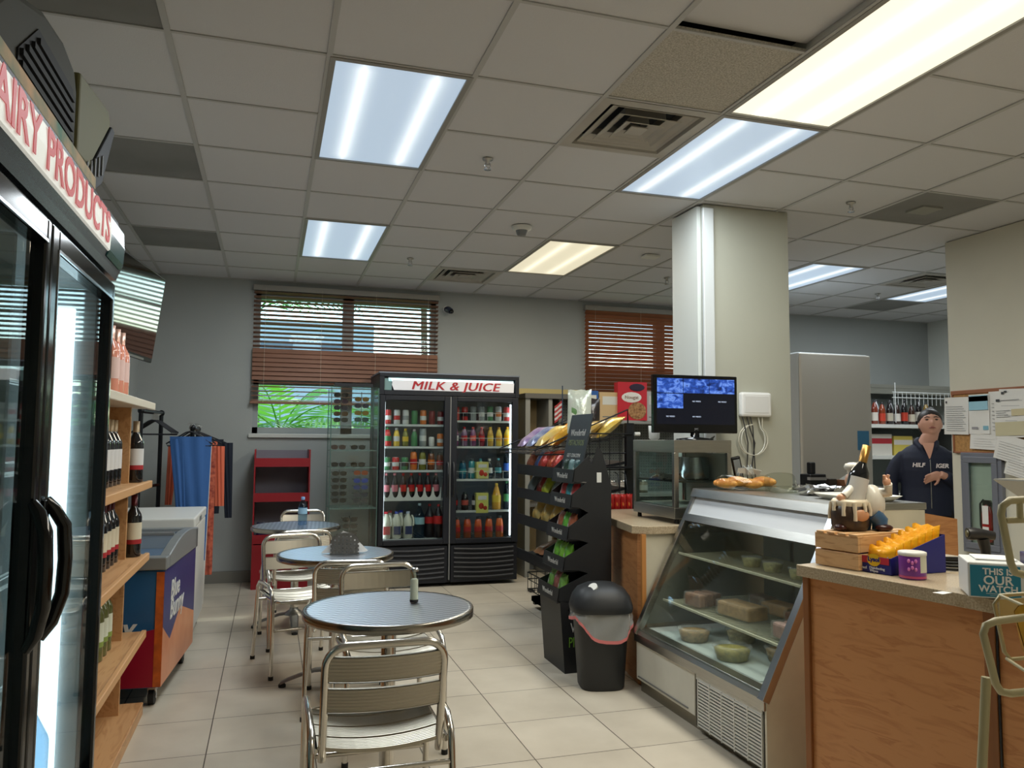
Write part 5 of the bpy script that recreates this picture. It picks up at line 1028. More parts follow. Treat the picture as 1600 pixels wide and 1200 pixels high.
MB().prism(gs, 'y', DY1 - .012, DY1 - .008).build('far_end_glass', mat('end_glass', (120, 130, 126), .1, alpha=.35), t)
MB().prism([(1.99, .02), (1.99, .34), (DT - .01, .34), (DT - .01, .02)], 'y', DY1 - .012, DY1).build('far_end_panel', STEEL, t)
b = MB(); b.box(2.0, DT - .02, DY0 + .01, DY1 - .014, .30, .338); b.build('deck', CIN, t)
MB().box(DT - .03, DT - .015, DY0 + .01, DY1 - .014, .34, 1.065).build('rear_doors', mat('rear_glass', (160, 166, 160), .25, coat=.3), t)
q = MB()
for y in (3.1, 3.42, 3.7): q.box(DT - .04, DT - .031, y - .012, y + .012, .34, 1.06)
q.build('rear_door_rails', STEEL, t)
for z, xa, xb in ((.745, 2.20, 2.62), (.495, 2.10, 2.68)):
    q = MB(); q.box(xa, xa + .006, DY0 + .03, DY1 - .04, z - .006, z + .004).box(xa + .018, xa + .026, DY0 + .03, DY1 - .04, z - .012, z - .002)
    for i in range(60): y = DY0 + .04 + i * (DY1 - DY0 - .09) / 59; q.cyl((xa, y, z - .004), (xb, y, z - .004), .0018, 4)
    q.build('wire_shelf', mat('shelf_cream', (214, 214, 190), .4), t)
tag(MB().box(2.03, 2.60, 2.95, 3.85, .3385, .342).build('tray_paper', mat('tray_paper', (200, 212, 208), .6)), 'white paper sheet lining the floor of the deli case', 'paper')
FOODC = [(206, 190, 140), (180, 150, 104), (190, 170, 126), (196, 160, 106)]
def tub(lb, x, y, z, r, h, c):
    o = thing('food_tub', lb, 'food tub', (x, y, z)); MB().lathe([(0, 0), (r * .8, 0), (r, h * .85), (r * 1.04, h * .86), (r * 1.04, h * .93), (r * .9, h)], 20, cap=False).build('clear_tub', mat('clear_tub', (214, 218, 214), .1, alpha=.28, coat=1), o)
    MB().lathe([(0, .002), (r * .76, .002), (r * .92, h * .7), (r * .5, h * .78), (0, h * .76)], 18).build('filling', mat('food_%02x%02x%02x' % c, c, .7, noise=.4, nscale=60), o)
for i, y in enumerate((3.42, 3.25, 3.05)): tub(['small tub of pale dip farthest from the counter, upper shelf', 'small tub of pale dip in the middle of the upper shelf', 'small tub of pale dip nearest the counter, upper shelf'][i], 2.32, y, .7435, .05, .055, (196, 190, 130))
for lb, x, y, c, r in (('round salad tub at the far end of the case floor', 2.12, 3.64, FOODC[1], .085), ('round salad tub in the back middle of the case floor', 2.34, 3.55, FOODC[0], .08), ('round salad tub nearest the glass on the case floor', 2.11, 3.28, (170, 160, 90), .09), ('round brown tub at the near end of the case floor', 2.32, 3.18, FOODC[1], .085)): tub(lb, x, y, .3425, r, .07, c)
def loafpack(lb, x, y, z, w, l, h, c, a=0, n=1):
    o = thing('sandwich_pack', lb, 'sandwich', (x, y, z), a); q = MB()
    for i in range(n): q.box(-w / 2 + i * w / n + .003, -w / 2 + (i + 1) * w / n - .003, -l / 2, l / 2, .003, h)
    q.build('bread', mat('bread_%02x%02x%02x' % c, c, .8, noise=.3, nscale=30), o, bevel=.012); q = MB()
    q.box(-w / 2 - .004, w / 2 + .004, -l / 2 - .004, l / 2 + .004, .001, h + .006); q.build('plastic_wrap', mat('wrap', (220, 222, 218), .12, alpha=.18, coat=1), o, bevel=.01)
loafpack('wrapped layered sandwich at the far end of the lower wire shelf', 2.22, 3.72, .4965, .16, .12, .07, (150, 110, 84), .2, 3)
loafpack('long wrapped pastry in the middle of the lower wire shelf', 2.26, 3.42, .4965, .13, .24, .07, (196, 160, 110), .1)
loafpack('wrapped roll behind the pastry on the lower wire shelf', 2.48, 3.40, .4965, .12, .2, .06, (180, 140, 90), .1)
loafpack('wrapped brown loaf near the counter on the lower wire shelf', 2.44, 3.16, .4965, .15, .16, .06, (160, 104, 76), -.1)
loafpack('pink striped wrapped pack nearest the counter, lower wire shelf', 2.24, 2.98, .4965, .16, .13, .07, (190, 150, 140), 0, 3)
loafpack('wrapped cake standing at the back of the lower shelf', 2.54, 3.64, .4965, .1, .14, .05, (110, 84, 60), 0)
# things on top of the case
CTZ = 1.1005
t = thing('croissant_tray', 'clear tray of golden croissants on top of the deli case', 'tray', (2.52, 3.78, CTZ), -.35)
q = loft(MB(), [(.14, .075, .002), (.15, .082, .02), (.153, .085, .022)]); q.build('clear_base', glass('clear_pet', (240, 242, 238), .5), t)
q = loft(MB(), [(.15, .082, .022), (.143, .076, .07), (.125, .06, .082)]); q.build('clear_lid', MC['clear_pet'], t)
CRO = mat('croissant', (232, 172, 84), .55, noise=.4, nscale=26, c2=(178, 96, 30))
for i in range(8):
    a = random.uniform(-.5, .5); x = -.105 + .070 * (i % 4); y = -.035 if i < 4 else .035; q = MB(); pts = [(math.cos(PI * k / 8) * .052, math.sin(PI * k / 8) * .022, 0) for k in range(9)]
    q.tube(pts, [.006, .014, .02, .025, .027, .025, .02, .014, .006], 10)
    tag(q.build('croissant', CRO, M=T(2.52, 3.78, CTZ) @ rz(-.35) @ T(x, y - .01, .034 + .012 * (i % 2)) @ rz(a)), 'golden croissant in the front row of the clear tray' if i < 4 else 'golden croissant in the back row of the clear tray', 'croissant', 'croissants in the %s row' % ('front' if i < 4 else 'back'))
t = thing('clear_container', 'empty clear plastic container beside the croissants', 'container', (2.60, 3.52, CTZ), -.3)
loft(MB(), [(.075, .065, .002), (.085, .075, .03), (.088, .078, .032)], 4).build('base', MC['clear_pet'], t); q = MB(); q.M = T(0, .078, .032) @ rx(1.2); loft(q, [(.088, .0, 0)] and [(.085, .07, 0), (.078, .064, .03)], 4); q.M = Matrix.Identity(4); q.build('open_lid', MC['clear_pet'], t)
q = MB()
for i in range(26): q.M = T(random.uniform(-.10, .10), random.uniform(-.06, .06), .012 + random.random() * .02) @ rx(random.uniform(-.5, .5)) @ rz(random.random() * 3); q.prism([(-.05, -.006), (0, .014), (.05, -.008)], 'y', -.03, .03)
tag(q.build('foil_sheet', MC['foil'], M=T(2.70, 3.36, CTZ)), 'crumpled foil lying on top of the deli case', 'foil')
t = thing('serving_tray', 'white shallow serving tray on top of the deli case', 'tray', (2.62, 3.02, CTZ), -.1); loft(MB(), [(.12, .13, .001), (.15, .16, .022), (.153, .163, .024), (.145, .155, .024), (.115, .125, .006)], 5).build('tray_body', mat('tray_white', (222, 220, 208), .35), t)
# cabinet behind the case
tag(MB().prism([(3.28, 0), (3.72, 0), (3.72, .94), (3.28, 1.01)], 'y', 3.5, 3.54).build('wood_panel', OAK), 'sloping wooden panel behind the near end of the deli case', 'panel')
# ================================================================ KITCHEN BEHIND
t = thing('tall_fridge', 'tall grey upright fridge behind the column', 'fridge', (5.01, 6.04, 0), .0)
MB().box(-.39, .39, 0, .75, 0, 2.20).build('body', mat('fridge_grey', (170, 176, 180), .45), t, bevel=.01); MB().box(-.39, .39, -.04, -.004, .08, 2.19).build('front_door', mat('fridge_front', (186, 182, 174), .45), t, bevel=.012)
MB().box(.22, .35, -.042, -.04, 1.30, 1.48).build('blue_notice', cm((60, 120, 160), .6), t); MB().box(.24, .35, -.042, -.04, 1.21, 1.28).build('small_notice', cm((170, 176, 180), .6), t)
t = thing('condiment_shelving', 'pale metal shelving with dark sauce bottles behind the person', 'shelving'); KX0, KX1, KY = 6.10, 7.75, 7.1
for z in (1.58, 1.23, .8): MB().box(KX0, KX1, KY, KY + .55, z - .04, z).build('shelf', WHT, t)
for x in (KX0, KX1 - .03): MB().box(x, x + .03, KY, KY + .55, 0, 1.62).build('upright', GREY, t)
MB().box(KX0, KX1, KY + .55, KY + .565, 0.1, 1.9).build('back_board', mat('kboard', (120, 128, 126), .6), t)
for i in range(11):
    x = 6.22 + i * .105; c = [(150, 40, 30), (30, 24, 24), (40, 26, 24), (120, 50, 34), (130, 56, 30), (34, 26, 26), (50, 30, 26), (30, 28, 30), (60, 36, 28), (28, 24, 26), (150, 120, 60)][i]; h = [.22, .26, .26, .27, .25, .26, .25, .28, .24, .3, .26][i]
    bottle('dark sauce bottle, %s from the left on the upper kitchen shelf' % (ORD + ['tenth', 'eleventh'])[i], (x, KY + .12, 1.5805), .038, h, cm(c, .15), cm((30, 30, 34)), cm([(214, 206, 196), (190, 60, 40), (200, 190, 170)][i % 3]), (.15, .5), 'bottle', .014, name='sauce_bottle')
for i in range(5): bottle('pale backed sauce bottle, %s in the rear row of the upper kitchen shelf' % ORD[i], (6.32 + i * .2, KY + .3, 1.5805), .036, .29, cm((200, 200, 206), .2), cm((60, 60, 66)), None, name='sauce_bottle')
for i, (w, h, c, c2) in enumerate([(.24, .24, (150, 30, 44), (200, 190, 180)), (.30, .24, (206, 200, 190), (170, 30, 44)), (.26, .22, (200, 180, 80), (206, 200, 190)), (.2, .2, (206, 200, 190), (120, 60, 40))]):
    o = thing('food_box', ['dark red food box at the left of the lower kitchen shelf', 'white box with red band on the lower kitchen shelf', 'yellow topped box on the lower kitchen shelf', 'plain white box at the right of the lower kitchen shelf'][i], 'box', (6.27 + i * .31, KY + .08, 1.2305)); MB().box(-w / 2, w / 2, 0, .25, 0, h).build('box_body', cm(c, .6), o); MB().box(-w / 2, w / 2, -.001, 0, h * .55, h * .8).build('print_band', cm(c2, .6), o)
t = thing('black_dispenser', 'black dispenser with a white sheet beside the grey fridge', 'dispenser', (6.33, 7.45, 1.5805)); MB().box(-.14, .2, 0, .19, 0.0, .42).build('body', BLK, t, bevel=.01); MB().box(-.10, .10, -.002, 0, .16, .38).build('white_sheet', PAPER, t)
t = thing('range_hood', 'steel shelf hood on the kitchen back wall', 'hood'); MB().box(6.7, 8.05, 7.45, 7.95, 2.02, 2.06).build('top_plate', STEEL, t); MB().box(6.7, 8.05, 7.47, 7.49, 1.95, 2.02).build('front_lip', STEEL, t)
t = thing('wire_rack', 'white wire rack above the sauce bottles', 'rack'); q = MB()
for z in (1.88, 1.94): q.cyl((6.66, 7.08, z), (7.6, 7.08, z), .006, 6)
for i in range(16): q.cyl((6.68 + i * .06, 7.08, 1.80), (6.68 + i * .06, 7.08, 1.94), .003, 5)
q.cyl((6.70, 7.08, 1.6), (6.70, 7.08, 2.05), .006, 6); q.cyl((7.58, 7.08, 1.6), (7.58, 7.08, 2.05), .006, 6); q.build('wires', WIRE, t)
t = thing('kitchen_worktop', 'dark worktop in front of the grey fridge', 'worktop'); MB().box(3.7, 4.95, 5.35, 5.9, .0, .96).build('base', CREAM, t); MB().box(3.68, 4.97, 5.32, 5.93, .96, 1.0).build('top', mat('dark_top', (84, 80, 72), .3), t)
t = thing('coffee_grinder', 'black small machine with grey band on the kitchen worktop', 'machine', (4.42, 5.6, 1.001)); MB().box(-.08, .08, -.06, .08, 0, .10).build('body', BLK, t, bevel=.008); MB().box(-.081, .081, -.061, -.02, .05, .075).build('grey_band', cm((150, 150, 150)), t); MB().box(-.05, .0, -.03, .03, .10, .2).build('hopper', BLK, t, bevel=.01)
t = thing('knife_box', 'open wooden box with grey lid on the kitchen worktop', 'box', (4.80, 5.6, 1.001), .2); MB().box(-.14, .14, -.06, .06, 0, .05).build('box_body', cm((120, 80, 56), .6), t); q = MB(); q.M = T(-.05, 0, .05) @ ry(-.4); q.box(-.09, .09, -.06, .06, 0, .01); q.build('lid', cm((150, 150, 146), .5), t)
tag(MB().box(4.56, 4.64, 5.58, 5.66, 1.001, 1.06).build('dark_block', cm((60, 52, 44), .6), bevel=.006), 'small dark block between grinder and wooden box on the worktop', 'block')
# ================================================================ NOTICES ON THE RIGHT WALL (faces -X)
t = thing('cork_board', 'cork notice board with wooden frame on the right wall', 'notice board', (4.98, 4.36, 1.53)); MB().box(-.018, -.001, -.33, .31, -.23, .23).build('cork', mat('cork', (176, 134, 84), .9, noise=.2, nscale=50), t)
f = MB(); f.box(-.028, -.001, -.34, .32, .205, .235).box(-.026, -.001, -.34, .32, -.235, -.222).box(-.026, -.001, .305, .32, -.235, .235); f.build('frame', mat('board_frame', (150, 96, 66), .5), t, bevel=.003)
def sheet(lb, ya, yb, z0, z1, rot=0, off=.03, parts=()):
    """paper on the wall; ya is the left edge as seen (greater y), parts: (u0,u1,v0,v1,colour)"""
    w, h = ya - yb, z1 - z0; t = thing('notice_sheet', lb, 'paper', M=T(4.98 - off, (ya + yb) / 2, (z0 + z1) / 2) @ rz(-PI / 2) @ ry(rot))
    q = MB(); q.surf(lambda u, v: ((u - .5) * w, -.006 * (2 * u - 1) ** 2 * (1 - v), (v - .5) * h), 6, 4); q.build('page', PAPER, t)
    for u0, u1, v0, v1, c in parts: MB().box((u0 - .5) * w, (u1 - .5) * w, -.0085, -.0078, (v0 - .5) * h, (v1 - .5) * h).build('printed_block', mat('print_%02x%02x%02x' % c, c, .7), t)
    return t
def lines(n, u0=.1, u1=.9, v0=.1, v1=.8, c=(160, 162, 166)): return [(u0, u1 - .06 * (i % 3), v0 + (v1 - v0) * i / n, v0 + (v1 - v0) * i / n + .012, c) for i in range(n)]
sheet('letter sheet pinned at the far left of the notice board, past its edge', 4.735, 4.518, 1.435, 1.715, .02, .034, lines(12) + [(.08, .14, .84, .9, (40, 40, 50))])
sheet('notice with blue top half pinned second from left', 4.508, 4.335, 1.437, 1.727, 0, .042, [(.04, .96, .60, .97, (150, 196, 216)), (.04, .96, .82, .95, (70, 150, 190)), (.15, .45, .12, .18, (150, 150, 156)), (.7, .95, .1, .2, (130, 180, 200))])
sheet('narrow white sheet in the middle of the notice board', 4.345, 4.25, 1.43, 1.74, 0, .035, lines(8, .3, .8))
sheet('large letter with tan box pinned at the right of the board', 4.29, 4.04, 1.41, 1.70, -.02, .046, [(.08, .2, .88, .94, (60, 64, 70)), (.2, .8, .9, .91, (120, 120, 126)), (.55, .98, .52, .68, (200, 190, 156)), (.02, .98, .05, .38, (196, 190, 160))] + lines(4, .06, .5, .5, .7))
sheet('second letter behind the large one at the top right', 4.26, 4.04, 1.5, 1.75, .03, .038, [(.1, .2, .85, .92, (60, 64, 70)), (.2, .3, .9, .95, (60, 64, 70))] + lines(5))
sheet('small sheet hanging below the blue notice', 4.507, 4.26, 1.325, 1.435, .04, .040, lines(4, .15, .85, .2, .85))
sheet('tilted letter hanging off the lower right of the board', 4.29, 4.03, 1.235, 1.415, .25, .050, lines(7))
sheet('lowest tilted letter hanging beneath the board at the right', 4.22, 4.02, 1.135, 1.27, .25, .044, lines(5))
# fire extinguisher cabinet
t = thing('extinguisher_cabinet', 'grey metal wall cabinet with a fire extinguisher behind glass', 'extinguisher cabinet', (4.98, 4.435, .935)); CG = mat('cabinet_grey', (126, 130, 142), .4, .3)
f = MB(); a, b_, c_ = .17, .365, .055
f.box(-.035, 0, -a, a, b_ - c_, b_).box(-.035, 0, -a, a, -b_, -b_ + c_).box(-.035, 0, -a, -a + c_, -b_ + c_, b_ - c_).box(-.035, 0, a - c_, a, -b_ + c_, b_ - c_); f.build('door_frame', CG, t, bevel=.004)
f = MB(); c2_ = .075; f.box(-.046, -.034, -a + .03, a - .03, b_ - c2_, b_ - .03).box(-.046, -.034, -a + .03, a - .03, -b_ + .03, -b_ + c2_).box(-.046, -.034, -a + .03, -a + c2_, -b_ + c2_, b_ - c2_).box(-.046, -.034, a - c2_, a - .03, -b_ + c2_, b_ - c2_); f.build('inner_frame', CG, t, bevel=.004)
MB().box(-.003, -.001, -.12, .12, -.32, .32).build('cabinet_back', mat('cab_back', (200, 198, 188), .7), t); MB().box(-.042, -.040, -.095, .095, -.29, .29).build('window_pane', GLASS, t)
t = thing('fire_extinguisher', 'fire extinguisher with black hose and white tags in the grey cabinet', 'fire extinguisher', (4.952, 4.40, .66))
MB().lathe([(0, 0), (.026, 0), (.028, .02), (.028, .20), (.02, .25), (.01, .27)], 16, sx=.7, sy=1.6).build('cylinder', mat('ext_red', (150, 34, 30), .3), t)
MB().tube([(0, 0, .27), (-.0, .03, .30), (0, .055, .27), (0, .055, .12), (0, .04, .06)], .007, 8).build('hose', RUB, t); MB().box(-.008, .008, -.03, .03, .26, .30).build('valve_handle', BLK, t)
for z0, z1 in ((.13, .26), (.03, .11)): MB().box(-.024, -.022, -.03, .02, z0, z1).build('white_tag', PAPER, t)

# ================================================================ PERSON BEHIND THE COUNTER
SKIN = mat('skin', (206, 156, 136), .55); HAIR = mat('dark_hair', (34, 24, 22), .5, noise=.3, nscale=60, stretch=(6, 6, 1)); JKT = mat('navy_jacket', (22, 30, 54), .75, bump=.25, bscale=40); TRS = mat('black_trousers', (18, 18, 22), .8)
P = thing('person', 'person in a navy zipped jacket with white letters standing behind the wall edge', 'person', (5.04, 5.02, 0), -.60)
def ell(mb, rings, n=24):
    vs = []; fs = []
    for cx, cy, cz, a, b in rings: vs += [(cx + a * math.cos(2 * PI * i / n), cy + b * math.sin(2 * PI * i / n), cz) for i in range(n)]
    for j in range(len(rings) - 1):
        for i in range(n): fs.append((j * n + i, j * n + (i + 1) % n, (j + 1) * n + (i + 1) % n, (j + 1) * n + i))
    fs += [tuple(range(n))[::-1], tuple(range(len(vs) - n, len(vs)))]; mb.add(vs, fs, True); return mb
body = MB()
# trunk and legs
ell(body, [(0, 0, .80, .175, .12), (0, .005, .90, .18, .125), (0, 0, 1.02, .155, .11), (0, -.005, 1.15, .165, .115), (0, 0, 1.25, .155, .10), (0, .01, 1.30, .12, .075), (0, .012, 1.34, .085, .06), (.015, .01, 1.38, .070, .062), (.035, 0, 1.44, .062, .060)])
for s in (-1, 1): body.tube([(s * .09, 0, .86), (s * .095, -.005, .70), (s * .095, 0, .48), (s * .095, .01, .30), (s * .095, .02, .09)], [.095, .085, .062, .056, .04], 14)
for s in (-1, 1): body.ball((s * .10, -.05, .045), (.045, .12, .045), 12, 8)
# head, tilted slightly back
HM2 = T(.04, -.012, 1.418) @ rx(-.20) @ rz(-.05)
body.M = HM2
def headpt(u, v):
    a = 2 * PI * u; q = PI * v; z = -.105 * math.cos(q); r = math.sin(q) ** .78
    ax, by = .083 * r, .095 * r
    if z < 0: ax *= 1 - .14 * (-z / .105); by *= 1 - .10 * (-z / .105)
    x, y = ax * math.cos(a), by * math.sin(a); fr_ = max(0, -math.sin(a))
    fx = x / .083
    if fr_ > 0:
        nose = math.exp(-(fx / .16) ** 2) * math.exp(-((z + .012) / .026) ** 2) * .027; eye = sum(math.exp(-((fx - e) / .2) ** 2) for e in (-.42, .42)) * math.exp(-((z - .018) / .014) ** 2) * .008
        brow = math.exp(-((z - .040) / .014) ** 2) * .003; lip = math.exp(-(fx / .3) ** 2) * math.exp(-((z + .050) / .010) ** 2) * .006; chin = math.exp(-(fx / .3) ** 2) * math.exp(-((z + .088) / .018) ** 2) * .008
        y -= (nose - eye + brow + lip + chin) * fr_
    return (x, y, z + .105)
body.surf(headpt, 40, 32, True, True)
for s in (-1, 1): body.ball((s * .079, .006, .10), (.012, .02, .03), 8, 6)
body.M = Matrix.Identity(4)
# arms: her right arm hangs, her left forearm lies across the waist
AR = [(-.10, .01, 1.255), (-.165, .012, 1.250), (-.210, .018, 1.19), (-.245, .01, 1.12), (-.265, .0, 1.03), (-.26, -.06, .93), (-.245, -.11, .86)]
AL = [(.10, .01, 1.255), (.165, .012, 1.250), (.210, .018, 1.19), (.245, .02, 1.10), (.235, -.02, 1.02), (.15, -.13, 1.085), (.06, -.185, 1.13)]
body.tube(AR, [.03, .040, .044, .044, .040, .034, .026], 14); body.tube(AL, [.03, .040, .044, .044, .040, .034, .026], 14)
def hand(mb, M):
    """palm along -Z from the wrist, thumb on +X side"""
    mb.M = M; mb.ball((0, 0, -.045), (.038, .016, .052), 14, 8)
    for i, (x, L, c) in enumerate([(.028, .068, .3), (.010, .076, .35), (-.009, .070, .42), (-.027, .056, .5)]):
        p = [(x * .9, 0, -.075)]; a = 0
        for k in range(3): a += c * .55; st = L / 3; p.append((p[-1][0] + x * .05, p[-1][1] - math.sin(a) * st, p[-1][2] - math.cos(a) * st))
        mb.tube(p, [.0095, .009, .0082, .007], 8)
    mb.tube([(.03, -.004, -.03), (.052, -.014, -.052), (.060, -.024, -.078)], [.012, .010, .008], 8); mb.M = Matrix.Identity(4)
hand(body, T(-.245, -.112, .865) @ rx(-.35) @ rz(PI / 2)); hand(body, T(.07, -.183, 1.128) @ ry(1.25) @ rx(.0) @ rz(.3))
bo = body.build('body', SKIN, P); rm = bo.modifiers.new('fuse', 'REMESH'); rm.mode = 'VOXEL'; rm.voxel_size = .0055; rm.use_smooth_shade = True
sm = bo.modifiers.new('soft', 'SMOOTH'); sm.iterations = 2; sm.factor = .5
# jacket
jk = MB(); ell(jk, [(0, 0, .80, .20, .145), (0, 0, .90, .205, .148), (0, 0, 1.02, .19, .14), (0, -.008, 1.15, .195, .145), (0, 0, 1.25, .195, .132), (0, .01, 1.30, .18, .11), (0, .015, 1.335, .14, .085), (0, .018, 1.355, .10, .07)])
jk.tube(AR[:6] + [(-.25, -.09, .89)], [.045, .060, .062, .058, .054, .047, .041], 14); jk.tube(AL[:6] + [(.10, -.165, 1.115)], [.045, .066, .066, .060, .054, .047, .041], 14)
for s in (-1, 1): jk.tube([(s * .02, -.105, 1.27), (s * .05, -.085, 1.33), (s * .075, -.02, 1.375), (s * .05, .06, 1.395), (0, .08, 1.40)], [.008, .018, .022, .022, .022], 8)
jo = jk.build('jacket', JKT, P); rm = jo.modifiers.new('fuse', 'REMESH'); rm.mode = 'VOXEL'; rm.voxel_size = .008; rm.use_smooth_shade = True; sm = jo.modifiers.new('soft', 'SMOOTH'); sm.iterations = 4; sm.factor = .5
# open neckline
nk = MB(); nk.surf(lambda u, v: ((u - .5) * .09 * v, -.128 + .045 * v ** 2 - .004, 1.235 + .135 * v), 6, 6); nk.build('neckline', SKIN, P)
MB().tube([(0, -.15, .86), (0, -.153, 1.0), (0, -.157, 1.12), (0, -.146, 1.24)], .004, 6).build('zip', STEELB, P)
text('HILF', .045, mat('letter_white', (236, 228, 230), .6), P, T(-.085, -.155, 1.195) @ rz(-.16) @ FRONT, bold=.0015, shear=.15, name='white_letters'); text('IGER', .045, MC['letter_white'], P, T(.082, -.155, 1.19) @ rz(.16) @ FRONT, bold=.0015, shear=.15, name='white_letters')
tr = MB()
for s in (-1, 1): tr.tube([(s * .09, 0, .87), (s * .10, -.005, .70), (s * .10, 0, .48), (s * .10, .01, .30), (s * .10, .02, .10)], [.115, .10, .08, .072, .066], 14)
tr.build('trousers', TRS, P)
# hair pulled back in a bun
hr = MB(); hr.M = HM2
hr.surf(lambda u, v: (.083 * math.cos(PI * u) * math.sin(PI * (.1 + .9 * v)) ** .6 if 0 < v < 1 else 0, -.052 * (1 - v) * (1 - (2 * u - 1) ** 2) + .02 + .085 * v, .105 + (.112 * math.sin(PI * u) ** .5 if 0 < u < 1 else 0) * (1 - .1 * v)), 20, 8)
hr.ball((0, .016, .143), (.090, .100, .092), 22, 14); hr.ball((0, .045, .10), (.084, .07, .09), 22, 14); hr.ball((.015, .065, .225), (.042, .042, .036), 14, 8)
for s in (-1, 1): hr.ball((s * .070, .012, .13), (.018, .045, .055), 10, 8)
ho = hr.build('hair', HAIR, P)
fc = MB(); fc.M = HM2
for s in (-1, 1): fc.ball((s * .033, -.0815, .124), (.014, .008, .006), 10, 6)
fc.build('eyes', cm((40, 28, 26), .3), P); fc = MB(); fc.M = HM2
for s in (-1, 1): fc.tube([(s * .014, -.092, .141), (s * .033, -.089, .148), (s * .052, -.077, .142)], [.0025, .004, .002], 6)
fc.build('eyebrows', HAIR, P); fc = MB(); fc.M = HM2; fc.tube([(-.025, -.085, .055), (-.008, -.097, .058), (.008, -.097, .058), (.025, -.085, .055)], [.002, .0055, .0055, .002], 8); fc.build('lips', cm((150, 84, 80), .5), P)

# ================================================================ FRONT COUNTER
CA = (1.925, 2.55); CD = Vector((.163, -.804, 0)).normalized(); CP = Vector((.98, .199, 0)); CZT = .90; CANG = math.atan2(CD.x, -CD.y)
CMx = Matrix(((CP.x, -CD.x, 0, CA[0]), (CP.y, -CD.y, 0, CA[1]), (0, 0, 1, 0), (0, 0, 0, 1)))   # local x: across the counter, local -y: towards the viewer
t = thing('service_counter', 'wood panelled service counter with speckled laminate top at the right', 'counter', M=CMx)
MB().box(0, .80, -2.5, 0, CZT - .042, CZT).build('laminate_top', LAM, t, bevel=.002)
MB().box(.035, .05, -2.45, -.02, 0, CZT - .043).build('wood_face', OAK, t)
MB().box(.022, .06, -.035, -.008, 0, CZT - .043).build('corner_post', OAKD, t, bevel=.003); MB().box(.026, .05, -.72, -.685, 0, CZT - .043).build('panel_joint', OAKD, t, bevel=.002)
MB().box(.028, .034, -.727, -.722, 0, CZT - .044).build('painted_gap_shadow', BLK, t)  # solid black strip, its colour stands in for the shadow beside the joint
MB().box(.06, .78, -.03, -.012, 0, CZT - .043).build('end_panel', OAK, t); MB().box(.7, .78, -2.45, -.04, 0, CZT - .043).build('rear_panel', CREAM, t)
def on(x, y, z=CZT + .0008): return CMx @ T(x, y, z)
# slatted crate with the chef bottle holder
t = thing('pine_crate', 'pine slatted crate at the far end of the service counter', 'crate', M=on(.07, -.03))
for zz in (0, .063):
    for xx in (0, .33): MB().box(xx, xx + .012, -.19, 0, zz + .002, zz + .060).build('end_board', PINE, t, bevel=.002)
    for yy in (-.19, -.01): MB().box(.012, .33, yy, yy + .01, zz + .002, zz + .060).build('side_board', PINE, t, bevel=.002)
for i in range(4): MB().box(-.004, .346, -.188 + i * .048, -.155 + i * .048, .1225, .130).build('top_slat', PINE, t, bevel=.001)
GN = on(.225, -.12, CZT + .1315) @ rz(-.5)
t = thing('wine_holder_figurine', 'painted chef figurine wine holder hugging a bottle on the pine crate', 'figurine', M=GN); BAR = mat('barrel_brown', (44, 32, 28), .35, noise=.5, nscale=30, c2=(80, 62, 48)); DRIP = mat('drip_cream', (222, 208, 182), .3, coat=.4)
q = MB(); q.lathe([(0, 0), (.058, 0), (.068, .02), (.070, .06), (.062, .105), (.050, .108)], 22, (-.045, 0, 0)); q.build('barrel', BAR, t)
q = MB(); q.lathe([(.050, .10), (.060, .118), (.068, .108), (.064, .092)], 22, (-.045, 0, 0), cap=False)
for k in range(11): a = 2 * PI * k / 11; L = .03 + .035 * ((k * 7) % 3) / 2; q.tube([(-.045 + .064 * math.cos(a), .064 * math.sin(a), .105), (-.045 + .072 * math.cos(a), .072 * math.sin(a), .105 - L * .6), (-.045 + .071 * math.cos(a), .071 * math.sin(a), .105 - L)], [.009, .007, .008], 8)
q.build('cream_drips', DRIP, t)
q = MB(); q.ball((.045, .01, .10), (.048, .045, .072), 18, 12); q.build('white_coat', mat('coat_white', (222, 218, 206), .35, coat=.3), t)
q = MB(); q.tube([(.04, -.005, .06), (.065, -.01, .035), (.06, -.012, .0)], [.034, .03, .026], 12); q.tube([(.02, .02, .06), (.02, .03, .0)], [.03, .026], 12); q.build('blue_trousers', mat('fig_blue', (54, 92, 130), .4, coat=.3), t)
q = MB(); q.ball((.07, -.03, .012), (.035, .022, .014), 12, 8); q.ball((-.095, -.03, .012), (.022, .03, .016), 12, 8); q.build('shoes', mat('fig_shoe', (60, 26, 22), .3), t)
q = MB(); q.ball((-.012, .042, .185), (.030, .028, .034), 14, 10); q.ball((-.035, .018, .18), (.010, .012, .010), 8, 6)
q.ball((.085, -.03, .185), (.016, .012, .018), 10, 8); q.tube([(.085, -.03, .19), (.090, -.035, .212)], [.007, .006], 6); q.tube([(.078, -.03, .19), (.074, -.034, .210)], [.007, .006], 6); q.ball((-.09, -.03, .125), (.018, .012, .014), 10, 8); q.build('face_and_hands', mat('fig_skin', (222, 168, 136), .35, coat=.3), t)
q = MB(); q.tube([(.06, .0, .14), (.098, -.012, .145), (.090, -.028, .178)], [.022, .02, .016], 10); q.tube([(-.005, .0, .14), (-.05, -.02, .155), (-.08, -.03, .13)], [.022, .018, .015], 10); q.build('sleeves', MC['coat_white'], t)
q = MB(); q.lathe([(.026, 0), (.028, .018), (.036, .022), (.040, .032), (.034, .044), (.018, .049), (0, .05)], 18, (-.004, .042, .206)); q.build('chef_hat', MC['coat_white'], t)
q = MB(); q.ball((-.03, -.066, .06), (.03, .008, .022), 12, 8); q.build('hand_drip', mat('fig_tan', (206, 150, 110), .4), t)
wm = GN @ T(-.052, -.005, .045) @ ry(.27); t = thing('wine_bottle', 'dark wine bottle with white label and gold capsule in the chef holder', 'wine bottle', M=wm)
